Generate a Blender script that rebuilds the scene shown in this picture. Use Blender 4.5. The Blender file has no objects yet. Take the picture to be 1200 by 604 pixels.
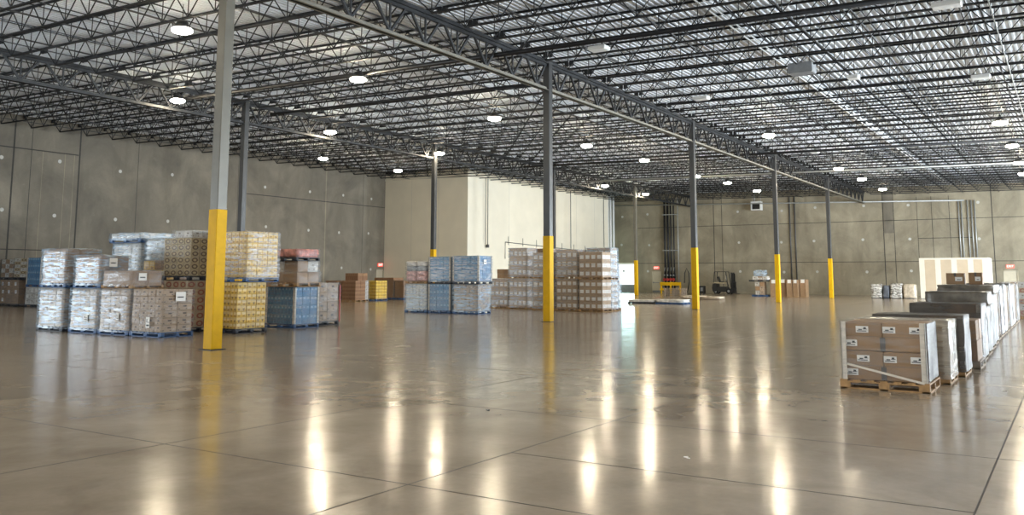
import bpy, bmesh, math, random
from mathutils import Vector, Matrix, noise
random.seed(7)
R = random.Random(11)
COL = bpy.context.scene.collection
PI = math.pi
# ------------------------------------------------------------------ building measures (metres)
S = 14.48          # column spacing along the rows (X)
T = 16.45          # spacing between rows (Y)
SL = 0.01866       # roof rises towards +Y
GT = 9.5           # girder top at Y=0
UB = -29.0         # wall behind the camera
UE = 5 * S         # back wall
VL = 2 * T         # left wall
VR = -2 * T        # right wall
def roof(v): return 9.86 + SL * v

# ------------------------------------------------------------------ helpers
def link(o):
    COL.objects.link(o); return o
def empty(name, loc=(0, 0, 0), rz=0.0):
    o = bpy.data.objects.new(name, None); o.location = loc; o.rotation_euler = (0, 0, rz); o.empty_display_size = .2
    return link(o)
def tag(o, label=None, cat=None, group=None, kind=None):
    if label: o['label'] = label
    if cat: o['category'] = cat
    if group: o['group'] = group
    if kind: o['kind'] = kind
    return o
def mesh_from(bm, name, mats, smooth=False):
    me = bpy.data.meshes.new(name); bm.normal_update(); bm.to_mesh(me); bm.free()
    if not isinstance(mats, (list, tuple)): mats = [mats]
    for m in mats: me.materials.append(m)
    if smooth:
        for p in me.polygons: p.use_smooth = True
    return me
def obj(name, bm, mats, parent=None, loc=(0, 0, 0), rot=(0, 0, 0), smooth=False):
    me = bm if isinstance(bm, bpy.types.Mesh) else mesh_from(bm, name, mats, smooth)
    o = bpy.data.objects.new(name, me); o.location = loc; o.rotation_euler = rot
    if parent is not None: o.parent = parent
    return link(o)
def thing(name, label, cat, loc=(0, 0, 0), rz=0.0, group=None):
    return tag(empty(name, loc, rz), label, cat, group)
def struct(name, bm, mats, loc=(0, 0, 0), rot=(0, 0, 0)):
    o = obj(name, bm, mats, None, loc, rot); o['kind'] = 'structure'; return o
def box(bm, x0, x1, y0, y1, z0, z1, mi=0, bev=0.0):
    vs = [bm.verts.new((x, y, z)) for x in (x0, x1) for y in (y0, y1) for z in (z0, z1)]
    fs = []
    for idx in ((0, 1, 3, 2), (4, 6, 7, 5), (0, 4, 5, 1), (2, 3, 7, 6), (0, 2, 6, 4), (1, 5, 7, 3)):
        f = bm.faces.new([vs[i] for i in idx]); f.material_index = mi; fs.append(f)
    if bev:
        es = list({e for f in fs for e in f.edges})
        r = bmesh.ops.bevel(bm, geom=es, offset=bev, segments=1, affect='EDGES')
        for f in r['faces']: f.material_index = mi
    return vs
def bar(bm, a, b, w, h=None, mi=0):
    """rectangular bar between two points"""
    a, b = Vector(a), Vector(b); h = h or w
    d = (b - a); L = d.length; d.normalize()
    up = Vector((0, 0, 1)) if abs(d.z) < .95 else Vector((1, 0, 0))
    s = d.cross(up).normalized(); t = s.cross(d).normalized()
    vs = []
    for p in (a, b):
        for i, j in ((-1, -1), (1, -1), (1, 1), (-1, 1)):
            vs.append(bm.verts.new(p + s * i * w / 2 + t * j * h / 2))
    for idx in ((3, 2, 1, 0), (4, 5, 6, 7), (0, 1, 5, 4), (1, 2, 6, 5), (2, 3, 7, 6), (3, 0, 4, 7)):
        bm.faces.new([vs[i] for i in idx]).material_index = mi
def tube(bm, pts, r, n=8, mi=0, cap=True):
    pts = [Vector(p) for p in pts]; rings = []
    for i, p in enumerate(pts):
        d = (pts[min(i + 1, len(pts) - 1)] - pts[max(i - 1, 0)]).normalized()
        up = Vector((0, 0, 1)) if abs(d.z) < .9 else Vector((1, 0, 0))
        s = d.cross(up).normalized(); t = s.cross(d).normalized()
        rr = r[i] if isinstance(r, (list, tuple)) else r
        rings.append([bm.verts.new(p + (s * math.cos(2 * PI * k / n) + t * math.sin(2 * PI * k / n)) * rr) for k in range(n)])
    for a, b in zip(rings, rings[1:]):
        for k in range(n):
            f = bm.faces.new((a[k], a[(k + 1) % n], b[(k + 1) % n], b[k])); f.material_index = mi; f.smooth = True
    if cap:
        f = bm.faces.new(rings[0][::-1]); f.material_index = mi
        f = bm.faces.new(rings[-1]); f.material_index = mi
def lathe(bm, prof, n=20, mi=0, c=(0, 0, 0)):
    rings = []
    for r, z in prof:
        rings.append([bm.verts.new((c[0] + r * math.cos(2 * PI * k / n), c[1] + r * math.sin(2 * PI * k / n), c[2] + z)) for k in range(n)])
    for a, b in zip(rings, rings[1:]):
        for k in range(n):
            bm.faces.new((a[k], a[(k + 1) % n], b[(k + 1) % n], b[k])).material_index = mi
    return rings
def prism(bm, poly, y0, y1, mi=0):
    """polygon in XZ extruded along Y"""
    a = [bm.verts.new((x, y0, z)) for x, z in poly]; b = [bm.verts.new((x, y1, z)) for x, z in poly]
    n = len(poly)
    for i in range(n): bm.faces.new((a[i], b[i], b[(i + 1) % n], a[(i + 1) % n])).material_index = mi
    bm.faces.new(a).material_index = mi; bm.faces.new(b[::-1]).material_index = mi

# ------------------------------------------------------------------ materials
class NT:
    def __init__(s, name):
        s.m = bpy.data.materials.new(name); s.m.use_nodes = True; s.t = s.m.node_tree; s.N = s.t.nodes; s.L = s.t.links
        s.b = s.N['Principled BSDF']; s.out = s.N['Material Output']
    def n(s, ty, **k):
        x = s.N.new(ty)
        for a, v in k.items(): setattr(x, a, v)
        return x
    def set(s, sock, v):
        if isinstance(v, bpy.types.NodeSocket): s.L.new(v, sock)
        else: sock.default_value = v
    def math(s, op, a, b=0.0, c=0.0):
        x = s.n('ShaderNodeMath', operation=op)
        for i, v in enumerate((a, b, c)): s.set(x.inputs[i], v)
        return x.outputs[0]
    def mix(s, fac, a, b):
        x = s.n('ShaderNodeMix', data_type='RGBA'); s.set(x.inputs[0], fac)
        for i, v in ((6, a), (7, b)):
            if isinstance(v, (tuple, list)) and len(v) == 3: v = (*v, 1)
            s.set(x.inputs[i], v)
        return x.outputs[2]
    def coord(s, which='Object', scale=(1, 1, 1)):
        c = s.n('ShaderNodeTexCoord'); mp = s.n('ShaderNodeMapping'); mp.inputs['Scale'].default_value = scale
        s.L.new(c.outputs[which], mp.inputs[0]); return mp.outputs[0]
    def noise(s, vec, scale=5, detail=4, rough=.55, dist=0.0):
        x = s.n('ShaderNodeTexNoise'); x.inputs['Scale'].default_value = scale; x.inputs['Detail'].default_value = detail
        x.inputs['Roughness'].default_value = rough; x.inputs['Distortion'].default_value = dist
        s.L.new(vec, x.inputs['Vector']); return x.outputs['Fac']
    def rng(s, v, a, b, c=0.0, d=1.0):
        x = s.n('ShaderNodeMapRange'); s.set(x.inputs[0], v)
        for i, q in enumerate((a, b, c, d)): x.inputs[i + 1].default_value = q
        return x.outputs[0]
    def bump(s, h, strength=.3, dist=.02):
        x = s.n('ShaderNodeBump'); x.inputs['Strength'].default_value = strength; x.inputs['Distance'].default_value = dist
        s.L.new(h, x.inputs['Height']); s.L.new(x.outputs[0], s.b.inputs['Normal']); return x.outputs[0]
def pset(n, col=None, rough=None, metal=None, spec=None):
    if col is not None: n.set(n.b.inputs['Base Color'], (*col, 1) if isinstance(col, tuple) and len(col) == 3 else col)
    if rough is not None: n.set(n.b.inputs['Roughness'], rough)
    if metal is not None: n.set(n.b.inputs['Metallic'], metal)
    if spec is not None: n.set(n.b.inputs['Specular IOR Level'], spec)
def simple(name, col, rough=.6, metal=0.0, var=.12, scale=6.0, bump=0.0):
    n = NT(name); v = n.coord(); f = n.noise(v, scale, 4)
    f2 = n.rng(f, .3, .7)
    lo = tuple(c * (1 - var) for c in col); hi = tuple(min(1, c * (1 + var)) for c in col)
    pset(n, n.mix(f2, lo, hi), rough, metal)
    if bump: n.bump(f, bump)
    return n.m
def emis(name, col, strength):
    n = NT(name); n.b.inputs['Emission Color'].default_value = (*col, 1); n.b.inputs['Emission Strength'].default_value = strength
    pset(n, tuple(min(1, c) for c in col), .4); return n.m
def make_concrete_floor():
    n = NT('polished_concrete'); v = n.coord('Object')
    big = n.noise(v, .22, 5, .6, .6); mid = n.noise(v, 1.3, 6, .62, .3); fine = n.noise(v, 14, 3, .6)
    c = n.mix(n.rng(big, .3, .7), (.245, .192, .138), (.40, .33, .25))
    c = n.mix(n.rng(mid, .35, .7, 0, .55), c, (.43, .37, .295))
    c = n.mix(n.rng(n.noise(v, .6, 4, .6, 1.2), .56, .75, 0, .4), c, (.15, .11, .075))
    c = n.mix(n.rng(fine, .3, .8, 0, .18), c, (.15, .13, .11))
    pset(n, c, n.math('ADD', n.rng(mid, .3, .7, .11, .21), n.rng(fine, .3, .7, -.02, .03)), 0, .38)
    wav = n.noise(n.coord('Object', (1, 1, 1)), 7.5, 3, .6)
    h = n.math('ADD', n.math('MULTIPLY', wav, .5), n.math('MULTIPLY', fine, .12))
    n.bump(h, .16, .009)
    return n.m
def make_wall_concrete(name, lo, hi, stain, seam=0.0):
    n = NT(name); v = n.coord('Object'); vs = n.coord('Object', (1, 1, .25))
    big = n.noise(v, .32, 6, .6, .8); st = n.noise(vs, .9, 5, .6, .4); fine = n.noise(v, 9, 4, .6)
    c = n.mix(n.rng(big, .28, .72), lo, hi)
    c = n.mix(n.rng(st, .45, .75, 0, .5), c, stain)
    c = n.mix(n.rng(n.noise(v, 1.7, 5, .65, 1.0), .6, .8, 0, .3), c, tuple(min(1, x * 1.3) for x in hi))
    c = n.mix(n.rng(fine, .3, .8, 0, .15), c, tuple(x * .6 for x in lo))
    pset(n, c, .78); n.bump(fine, .15, .01)
    return n.m
M = {}
M['floor'] = make_concrete_floor()
M['joint'] = simple('floor_joint_filler', (.075, .062, .05), .7)
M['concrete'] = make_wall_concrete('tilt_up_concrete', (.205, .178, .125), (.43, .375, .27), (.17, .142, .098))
M['concrete2'] = make_wall_concrete('tilt_up_concrete_shade_toned', (.135, .119, .094), (.285, .25, .19), (.105, .092, .07))  # darker concrete copy; the left wall's shade is put into its colour
M['reveal'] = simple('panel_joint_sealant', (.05, .046, .04), .8)
M['patch'] = simple('lifting_patch_mortar', (.55, .54, .50), .85)
M['cream'] = simple('cream_wall_paint', (.84, .775, .63), .7, var=.04, scale=.6)
M['deck'] = simple('painted_steel_deck', (.82, .86, .91), .42, var=.05, scale=2)
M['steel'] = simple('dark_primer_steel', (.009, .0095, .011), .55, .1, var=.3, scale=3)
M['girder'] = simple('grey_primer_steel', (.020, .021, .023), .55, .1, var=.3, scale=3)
M['chord'] = simple('girder_bottom_chord_bounce_tone', (.20, .185, .15), .5, .1, var=.15, scale=3)  # front row only: beige bounce light from the floor put into the colour
M['column'] = simple('grey_column_paint', (.15, .14, .112), .42, .1, var=.12, scale=2)
M['column_dark'] = simple('dark_grey_column_paint', (.05, .05, .05), .38, .1, var=.12, scale=2)
M['yellow'] = simple('safety_yellow', (.70, .40, .003), .62, var=.08, scale=4)
M['yellow'].node_tree.nodes['Principled BSDF'].inputs['Specular IOR Level'].default_value = .25
M['black_pipe'] = simple('black_pipe', (.012, .012, .014), .5, .2)
M['galv'] = simple('galvanised_steel', (.42, .43, .42), .42, .5, var=.1)
M['cond'] = simple('grey_conduit', (.10, .10, .10), .5, .3)
M['white'] = simple('white_enamel', (.78, .78, .76), .4, var=.04)
M['black'] = simple('black_plastic', (.015, .015, .016), .45)
M['grey'] = simple('mid_grey_paint', (.25, .26, .27), .5)
M['red'] = simple('red_enamel', (.45, .03, .025), .4)
M['lens'] = emis('high_bay_lens', (1.0, .86, .62), 92)
M['exit'] = emis('exit_sign_red', (1.0, .12, .08), .45)
M['exitw'] = emis('exit_letter_face', (1.0, .75, .7), .9)
M['wood'] = simple('pallet_wood', (.36, .21, .09), .75, var=.3, scale=9)
M['wood_grey'] = simple('weathered_pallet_wood', (.27, .21, .15), .8, var=.3, scale=9)
M['blue_p'] = simple('blue_pallet_paint', (.025, .085, .22), .6, var=.3, scale=8)
M['dark_p'] = simple('black_pallet_plastic', (.018, .022, .035), .6)
M['post'] = simple('white_cardboard_corner', (.70, .64, .55), .7, var=.05)
M['drywall'] = simple('drywall_sheet', (.53, .43, .31), .85, var=.04, scale=2)
M['mud'] = simple('joint_compound', (.70, .65, .55), .85, var=.04, scale=2)
M['door'] = simple('beige_door_paint', (.56, .50, .38), .55, var=.04)
M['dframe'] = simple('beige_frame_paint', (.50, .45, .34), .55, var=.04)
M['label'] = simple('paper_label', (.82, .80, .76), .6, var=.03)
M['ink'] = simple('label_ink', (.03, .03, .03), .6)
M['tape'] = simple('dark_packing_tape', (.10, .085, .07), .35)
def carton_mat(name, base, kind=None, ink=(.1, .07, .04), n_rep=3, lab=(.75, .73, .68), rough=.7):
    n = NT(name)
    g = n.n('ShaderNodeTexCoord'); geo = n.n('ShaderNodeNewGeometry')
    sx = n.n('ShaderNodeSeparateXYZ'); n.L.new(g.outputs['Generated'], sx.inputs[0])
    sn = n.n('ShaderNodeSeparateXYZ'); n.L.new(geo.outputs['Normal'], sn.inputs[0])
    ax = n.math('GREATER_THAN', n.math('ABSOLUTE', sn.outputs[0]), .5)
    top = n.math('GREATER_THAN', n.math('ABSOLUTE', sn.outputs[2]), .5)
    side = n.math('SUBTRACT', 1.0, top)
    h = n.math('ADD', n.math('MULTIPLY', ax, sx.outputs[1]), n.math('MULTIPLY', n.math('SUBTRACT', 1.0, ax), sx.outputs[0]))
    z = sx.outputs[2]
    info = n.n('ShaderNodeObjectInfo')
    f = n.noise(n.coord('Object'), 5, 4)
    c = n.mix(n.rng(f, .3, .7), tuple(x * .88 for x in base), tuple(min(1, x * 1.1) for x in base))
    c = n.mix(n.rng(info.outputs['Random'], 0, 1, 0, .25), c, tuple(x * .65 for x in base))
    def rect(rep, a, b, z0, z1):
        fr = n.math('FRACT', n.math('MULTIPLY', h, rep))
        r = n.math('MULTIPLY', n.math('GREATER_THAN', fr, a), n.math('LESS_THAN', fr, b))
        q = n.math('MULTIPLY', n.math('GREATER_THAN', z, z0), n.math('LESS_THAN', z, z1))
        return n.math('MULTIPLY', n.math('MULTIPLY', r, q), side)
    def ring(rep, r0, r1, zr=1):
        fx = n.math('SUBTRACT', n.math('FRACT', n.math('MULTIPLY', h, rep)), .5)
        fz = n.math('SUBTRACT', n.math('FRACT', n.math('MULTIPLY', z, zr)), .5)
        d = n.math('SQRT', n.math('ADD', n.math('MULTIPLY', fx, fx), n.math('MULTIPLY', fz, fz)))
        return n.math('MULTIPLY', n.math('MULTIPLY', n.math('GREATER_THAN', d, r0), n.math('LESS_THAN', d, r1)), side)
    if kind == 'squares':
        c = n.mix(n.math('MULTIPLY', rect(n_rep, .20, .84, .16, .62), .92), c, lab)
    elif kind == 'slots':
        c = n.mix(rect(1, .38, .62, .52, .72), c, ink)
        c = n.mix(rect(2, .10, .30, .18, .30), c, ink)
        c = n.mix(n.math('MULTIPLY', rect(1, .68, .92, .2, .5), .6), c, lab)
    elif kind == 'rings':
        c = n.mix(rect(n_rep, .0, .10, 0, 1), c, lab)
        c = n.mix(rect(1, 0, 1, 0, .10), c, lab)
        c = n.mix(ring(n_rep, .20, .36), c, ink)
    elif kind == 'bands':
        c = n.mix(n.math('MULTIPLY', rect(n_rep, .12, .88, .42, .88), .8), c, lab)
        c = n.mix(rect(n_rep, .30, .70, .10, .32), c, ink)
        c = n.mix(rect(n_rep, 0, .05, 0, 1), c, ink)
    elif kind == 'grid':
        c = n.mix(n.math('MULTIPLY', rect(n_rep, .10, .90, .10, .60), .6), c, ink)
        c = n.mix(n.math('MULTIPLY', rect(n_rep, .25, .75, .68, .90), .7), c, lab)
    elif kind == 'triangles':
        c = n.mix(n.math('MULTIPLY', rect(n_rep, .05, .95, .45, .95), .5), c, lab)
        fx = n.math('ABSOLUTE', n.math('SUBTRACT', n.math('FRACT', n.math('MULTIPLY', h, n_rep)), .5))
        tri = n.math('MULTIPLY', n.math('LESS_THAN', fx, n.math('MULTIPLY', z, .5)), n.math('LESS_THAN', z, .5))
        c = n.mix(n.math('MULTIPLY', tri, side), c, ink)
    pset(n, c, rough); n.bump(f, .08, .01)
    return n.m
C = {}
C['kraft'] = carton_mat('kraft_carton', (.33, .205, .11))
C['kraft_dark'] = carton_mat('dark_kraft_carton', (.27, .155, .075))
C['kraft_slot'] = carton_mat('kraft_carton_hand_holes', (.37, .27, .185), 'slots', (.06, .04, .03), lab=(.48, .40, .32))
C['kraft_sq'] = carton_mat('kraft_carton_white_labels', (.37, .26, .165), 'squares', n_rep=4, lab=(.74, .74, .73))
C['kraft_sq2'] = carton_mat('kraft_carton_two_labels', (.35, .24, .15), 'squares', n_rep=2, lab=(.74, .74, .73))
C['rings'] = carton_mat('tan_carton_round_print', (.50, .39, .22), 'rings', (.10, .06, .03), 1, (.36, .28, .16))
C['rings_red'] = carton_mat('tan_carton_red_print', (.46, .33, .20), 'rings', (.30, .08, .05), 1, (.50, .40, .28))
C['gold'] = carton_mat('gold_carton', (.74, .46, .06), 'bands', (.36, .18, .02), 2, (.82, .66, .36))
C['gold_tri'] = carton_mat('gold_carton_triangle_print', (.72, .45, .06), 'triangles', (.22, .12, .02), 2, (.82, .66, .36))
C['yellow'] = carton_mat('yellow_carton', (.80, .50, .03), 'bands', (.28, .16, .02), 2, (.85, .62, .10))
C['blue'] = carton_mat('blue_carton', (.07, .22, .40), 'grid', (.03, .12, .27), 2, (.30, .45, .60))
C['white'] = carton_mat('white_carton', (.55, .52, .47), 'slots', (.2, .16, .12))
C['brownred'] = carton_mat('brown_printed_carton', (.30, .16, .08), 'grid', (.19, .09, .045), 3, (.36, .22, .12))
def film(name, a, b, tint=(.86, .89, .93), rough=.16, scale=(.5, .5, 4.0), sc=3.4, bs=.6, spec=.8):
    """stretch wrap: a clear film with milky, glossy folds"""
    n = NT(name); v = n.coord('Object', scale)
    f = n.noise(v, sc, 7, .68, .35); f2 = n.noise(n.coord('Object'), 1.4, 3, .5, .3)
    fac = n.math('MULTIPLY', n.rng(f, .38, .66, a, b), n.rng(f2, .3, .65, .65, 1.2))
    pset(n, tint, rough, 0.0, spec)
    n.bump(f, bs, .03)
    tr = n.n('ShaderNodeBsdfTransparent'); mx = n.n('ShaderNodeMixShader')
    n.L.new(n.math('MINIMUM', fac, 1.0), mx.inputs[0]); n.L.new(tr.outputs[0], mx.inputs[1]); n.L.new(n.b.outputs[0], mx.inputs[2])
    n.L.new(mx.outputs[0], n.out.inputs[0])
    return n.m
F = {'clear': film('clear_stretch_film', .0, .26, (.5, .52, .55)), 'milky': film('milky_stretch_film', .12, .70, (.48, .60, .72)), 'mid': film('stretch_film', .05, .42, (.5, .53, .57)),
     'foil': film('silvery_stretch_film', .08, .62, (.62, .66, .72)),
     'silver': film('grey_glossy_film', .72, 1.0, (.11, .10, .09), .4, sc=1.6, spec=.12),
     'dark': film('dark_brown_film', .80, 1.0, (.14, .12, .095), .25, sc=2.4),
     'tan': film('tan_dusty_film', .45, .9, (.46, .40, .32), .25, sc=2.4)}

# ------------------------------------------------------------------ room shell
# floor with its sawn joints
bm = bmesh.new()
box(bm, UB - .3, UE + .3, VR - .3, VL + .3, -.3, 0, 0)
def fj(u0, u1, v0, v1): box(bm, u0, u1, v0, v1, -.01, .0012, 1)
uj = [-7.3, -3.72] + [k * S / 4 for k in range(0, 20)]
vj = [-15.2, -11.47, -8.5, -4.11, 0, 4.11, 8.22, 12.33, 16.45, 20.56, 24.67, 28.78]
for u in uj: fj(u - .007, u + .007, -32, VL)
for v in vj: fj(-20, UE, v - .007, v + .007)
fj(-5.84, -5.825, -15.2, -11.47)
struct('floor', bm, [M['floor'], M['joint']])

def wall_panel(bm, axis, at, thick, a0, a1, z0, z1, holes, mi=0):
    """wall in the plane axis=at, from a0 to a1, with rectangular holes (a0,a1,z0,z1)"""
    hs = sorted(holes); cur = a0; segs = []
    for h0, h1, hz0, hz1 in hs:
        segs.append((cur, h0, z0, z1))
        if hz0 > z0: segs.append((h0, h1, z0, hz0))
        segs.append((h0, h1, hz1, z1)); cur = h1
    segs.append((cur, a1, z0, z1))
    for p, q, r, s in segs:
        if q - p < 1e-4: continue
        if axis == 'u': box(bm, min(at, at + thick), max(at, at + thick), p, q, r, s, mi)
        else: box(bm, p, q, min(at, at + thick), max(at, at + thick), r, s, mi)
def disc(bm, axis, at, sgn, a, z, r, mi):
    n = 10; d = .004 * sgn
    vs = []
    for k in range(n):
        x, y = a + r * math.cos(2 * PI * k / n), z + r * math.sin(2 * PI * k / n)
        vs.append(bm.verts.new((at + d, x, y) if axis == 'u' else (x, at + d, y)))
    f = bm.faces.new(vs); f.material_index = mi
# left wall (v = VL), facing -Y
bm = bmesh.new()
wall_panel(bm, 'v', VL, .25, UB, UE, 0, 10.6, [(-17.5, -10.5, 0, 4.6), (-26, -21, 0, 4.2), (42.45, 43.4, 0, 2.2)])
def ljoint(u, w=.05, z0=0, z1=10.4, mi=1): box(bm, u - w / 2, u + w / 2, VL - .004, VL, z0, z1, mi)
for u in (12.47, 16.27, 13.45): ljoint(u, .09 if u != 13.45 else .03)
for u in (14.1, 15.4, 15.95): ljoint(u, .035, 0, 8.6, 2)
for u in (20.1, 27.9, 40.7): ljoint(u, .03)
ljoint(36.45, .12, 0, 10.4, 2); ljoint(28.5, .05)
box(bm, 5, 16.2, VL - .004, VL, 8.6, 8.66, 1); box(bm, 28.5, 43.4, VL - .004, VL, 7.36, 7.42, 1); box(bm, 5, 16.2, VL - .004, VL, 3.0, 3.05, 1)
for u in (10.8, 12.0, 14.9, 18.9, 22.6, 26.0, 30.4, 34.6, 38.2, 41.6):
    for z in (2.2, 5.1, 8.05): disc(bm, 'v', VL, -1, u + R.uniform(-.2, .2), z + R.uniform(-.1, .1), .11, 3)
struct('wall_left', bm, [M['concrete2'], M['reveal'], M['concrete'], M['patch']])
# back wall (u = UE), facing -X
bm = bmesh.new()
wall_panel(bm, 'u', UE, .25, VR, VL, 0, 10.6, [(-30, -26, 0, 3.8), (-22, -17.6, 0, 3.8), (-11.95, -10.85, 0, 2.2), (20.22, 21.28, 0, 2.2), (23.15, 26.6, .8, 2.95)])
def bjoint(v, w=.05, z0=0, z1=10.4, mi=1): box(bm, UE - .004, UE, v - w / 2, v + w / 2, z0, z1, mi)
for v in (14.45, -1.55, -10.3): bjoint(v, .07)
for v in (13.6, -2.45): bjoint(v, .05, 0, 10.3, 1)
for v in (-4.4, -5.6, -7.0): bjoint(v, .04, 2.9, 8.8)
for v in (-13.6,): bjoint(v, .04)
for z in (3.0, 6.72): box(bm, UE - .004, UE, -14, 22.8, z, z + .05, 1)
box(bm, UE - .004, UE, -2.45, -1.55, 5.6, 9.6, 2); box(bm, UE - .004, UE, -8.8, -4.4, 5.05, 5.1, 1)
for v in (-13.0, -9.3, -3.6, .13, 4.55, 7.65, 11.98, 16.6, 21.6, 24.6):
    for z in (2.15, 5.0, 8.1): disc(bm, 'u', UE, -1, v + R.uniform(-.15, .15), z + R.uniform(-.1, .1), .13, 3)
struct('wall_back', bm, [M['concrete'], M['reveal'], M['concrete2'], M['patch']])
# right and rear walls with open dock doors
bm = bmesh.new()
RD = [(-22, -18), (-10, -6), (2, 6), (13, 17), (24, 28), (35, 39), (46, 50), (57, 61)]
wall_panel(bm, 'v', VR, -.25, UB, UE, 0, 10.6, [(a, b, 0, 4.0) for a, b in RD])
struct('wall_right', bm, [M['concrete']])
bm = bmesh.new()
BD = [(-26, -22), (-14, -10), (4, 8), (16, 20)]
wall_panel(bm, 'u', UB, -.25, VR, VL, 0, 10.6, [(a, b, 0, 4.0) for a, b in BD])
struct('wall_rear', bm, [M['concrete']])
# cream painted box of rooms in the far left corner
bm = bmesh.new()
U3 = 3 * S
box(bm, U3, U3 + .2, 24.3, VL - .002, 0, 10.2, 0); box(bm, U3 + .2, 68.4, 24.3, 24.5, 0, 10.1, 0); box(bm, 68.2, 68.4, 24.5, VL - .002, 0, 10.1, 0)
for v in (27.2, 30.0): box(bm, U3 - .003, U3, v, v + .015, 0, 10.1, 1)
for u in (49.5, 55.5, 61.5, 65.3): box(bm, u, u + .02, 24.297, 24.3, 0, 10, 1)
struct('wall_cream', bm, [M['cream'], M['patch']])
bm = bmesh.new(); box(bm, U3 - .05, U3, 24.3, VL, 9.62, 9.8, 0); box(bm, U3, 68.4, 24.25, 24.3, 9.66, 9.8, 0)
struct('trim_1', bm, [M['cream']])
# corrugated roof deck, fluted along X
bm = bmesh.new()
p = .2; prev = None; y = VR - .2; k = 0
while y < VL + .3:
    for dy, dz in ((0, 0), (.06, 0), (.075, .045), (.185, .045)):
        yy = y + dy; z = roof(yy) + dz
        a = bm.verts.new((UB - .3, yy, z)); b = bm.verts.new((UE + .3, yy, z))
        if prev: bm.faces.new((prev[0], prev[1], b, a))
        prev = (a, b)
    y += p
me = mesh_from(bm, 'ceiling', [M['deck']])
tag(obj('ceiling', me, None), kind='structure')
# dock door leaf at the back: a low barrier panel and the raised leaf's frame
bm = bmesh.new(); box(bm, UE - .06, UE, 23.0, 23.15, 0, 3.1); box(bm, UE - .06, UE, 26.6, 26.75, 0, 3.1); box(bm, UE - .06, UE, 23.0, 26.75, 2.95, 3.1)
struct('door_1', bm, [M['cream']])

# ------------------------------------------------------------------ exit doors and signs
def exit_door(n, origin, rz, label_sign, w=.95):
    """door facing local -Y, origin at the threshold's middle"""
    bm = bmesh.new()
    box(bm, -w / 2, w / 2, .05, .10, 0, 2.1, 0, .004); box(bm, -w / 2, w / 2, .035, .05, 1.02, 1.06, 2)
    box(bm, -w / 2 - .06, -w / 2, -.02, .12, 0, 2.2, 1); box(bm, w / 2, w / 2 + .06, -.02, .12, 0, 2.2, 1); box(bm, -w / 2 - .06, w / 2 + .06, -.02, .12, 2.1, 2.2, 1)
    d = struct('door_%d' % n, bm, [M['door'], M['dframe'], M['grey']], origin, (0, 0, rz))
    bm = bmesh.new(); box(bm, -w / 2 + .08, w / 2 - .08, -.03, .02, 1.0, 1.05, 0); box(bm, -w / 2 + .08, -w / 2 + .16, -.03, .05, .96, 1.1, 0)
    obj('door_handle', bm, [M['grey']], d)
    bm = bmesh.new(); box(bm, -w / 2, w / 2, .03, .05, 0.02, .22, 0); obj('kick_plate', bm, [M['grey']], d)
    ca, sa = math.cos(rz), math.sin(rz)
    s = thing('exit_sign', label_sign, 'exit sign', (origin[0] + ca * 0 + sa * .05, origin[1] + sa * 0 - ca * .05, 2.42), rz)
    bm = bmesh.new(); box(bm, -.30, .30, -.03, .05, 0, .28, 0, .01); obj('housing', bm, [M['exit']], s)
    cu = bpy.data.curves.new('letters', 'FONT'); cu.body = 'EXIT'; cu.size = .25; cu.align_x = 'CENTER'; cu.align_y = 'CENTER'; cu.extrude = .004
    cu.materials.append(M['exitw'])
    t = bpy.data.objects.new('letters', cu); t.parent = s; t.location = (0, -.037, .14); t.rotation_euler = (PI / 2, 0, 0); link(t)
exit_door(2, (42.93, VL, 0), 0, 'small red exit sign above the pale door at the corner of the cream wall', .8)
exit_door(3, (UE, 20.75, 0), -PI / 2, 'red exit sign above the pale door beside the dark sprinkler risers', .95)
exit_door(4, (UE, -11.4, 0), -PI / 2, 'red exit sign above the door to the side of the striped drywall box', .98)

# ------------------------------------------------------------------ columns
def column(u, v, zy, dark, label):
    t = thing('steel_column', label, 'column', (u, v, 0), 0, 'square steel columns with yellow bases'); t['kind'] = 'thing'
    top = GT + SL * v
    bm = bmesh.new(); box(bm, -.13, .13, -.13, .13, 0, top, 0, .012); box(bm, -.2, .2, -.2, .2, top - .03, top + .01, 0)
    box(bm, -.15, .15, -.02, .02, 8.3 + SL * v, 8.55 + SL * v, 0)
    obj('shaft', bm, [M['column_dark'] if dark else M['column']], t)
    bm = bmesh.new(); box(bm, -.142, .142, -.142, .142, 0.012, zy, 0, .012); obj('yellow_sleeve', bm, [M['yellow']], t)
    bm = bmesh.new(); box(bm, -.2, .2, -.2, .2, 0, .014, 0); obj('base_plate', bm, [M['girder']], t)
cols = [(0, 0, 3.05, False, 'nearest large column, light grey shaft over a wide yellow base'),
        (1, 0, 3.05, True, 'dark column with a yellow base in front of the brown carton rows'),
        (2, 0, 3.05, True, 'yellow-based column just in front of the flat pallets and forklift'),
        (3, 0, 3.05, True, 'yellow-based column beside the tall cartons at the back'),
        (4, 0, 3.05, True, 'farthest yellow-based column of the front row, standing before bare back wall'),
        (1, 1, 3.05, True, 'grey column whose foot is hidden behind the gold carton stack'),
        (2, 1, 3.22, True, 'dark column rising behind the blue wrapped loads, before the cream wall'),
        (3, 1, 3.05, True, 'grey column standing right behind another, its base hidden by brown cartons'),
        (4, 1, 3.05, False, 'thin far column with a yellow base beside the bright dock opening')]
cols += [(i, -1, 3.05, True, 'yellow-based column of the row beyond the aisle, outside the photograph') for i in (0, 1, 2, 3, 4)]
for i, j, zy, dk, lab in cols: column(i * S, j * T, zy, dk, lab)

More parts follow.
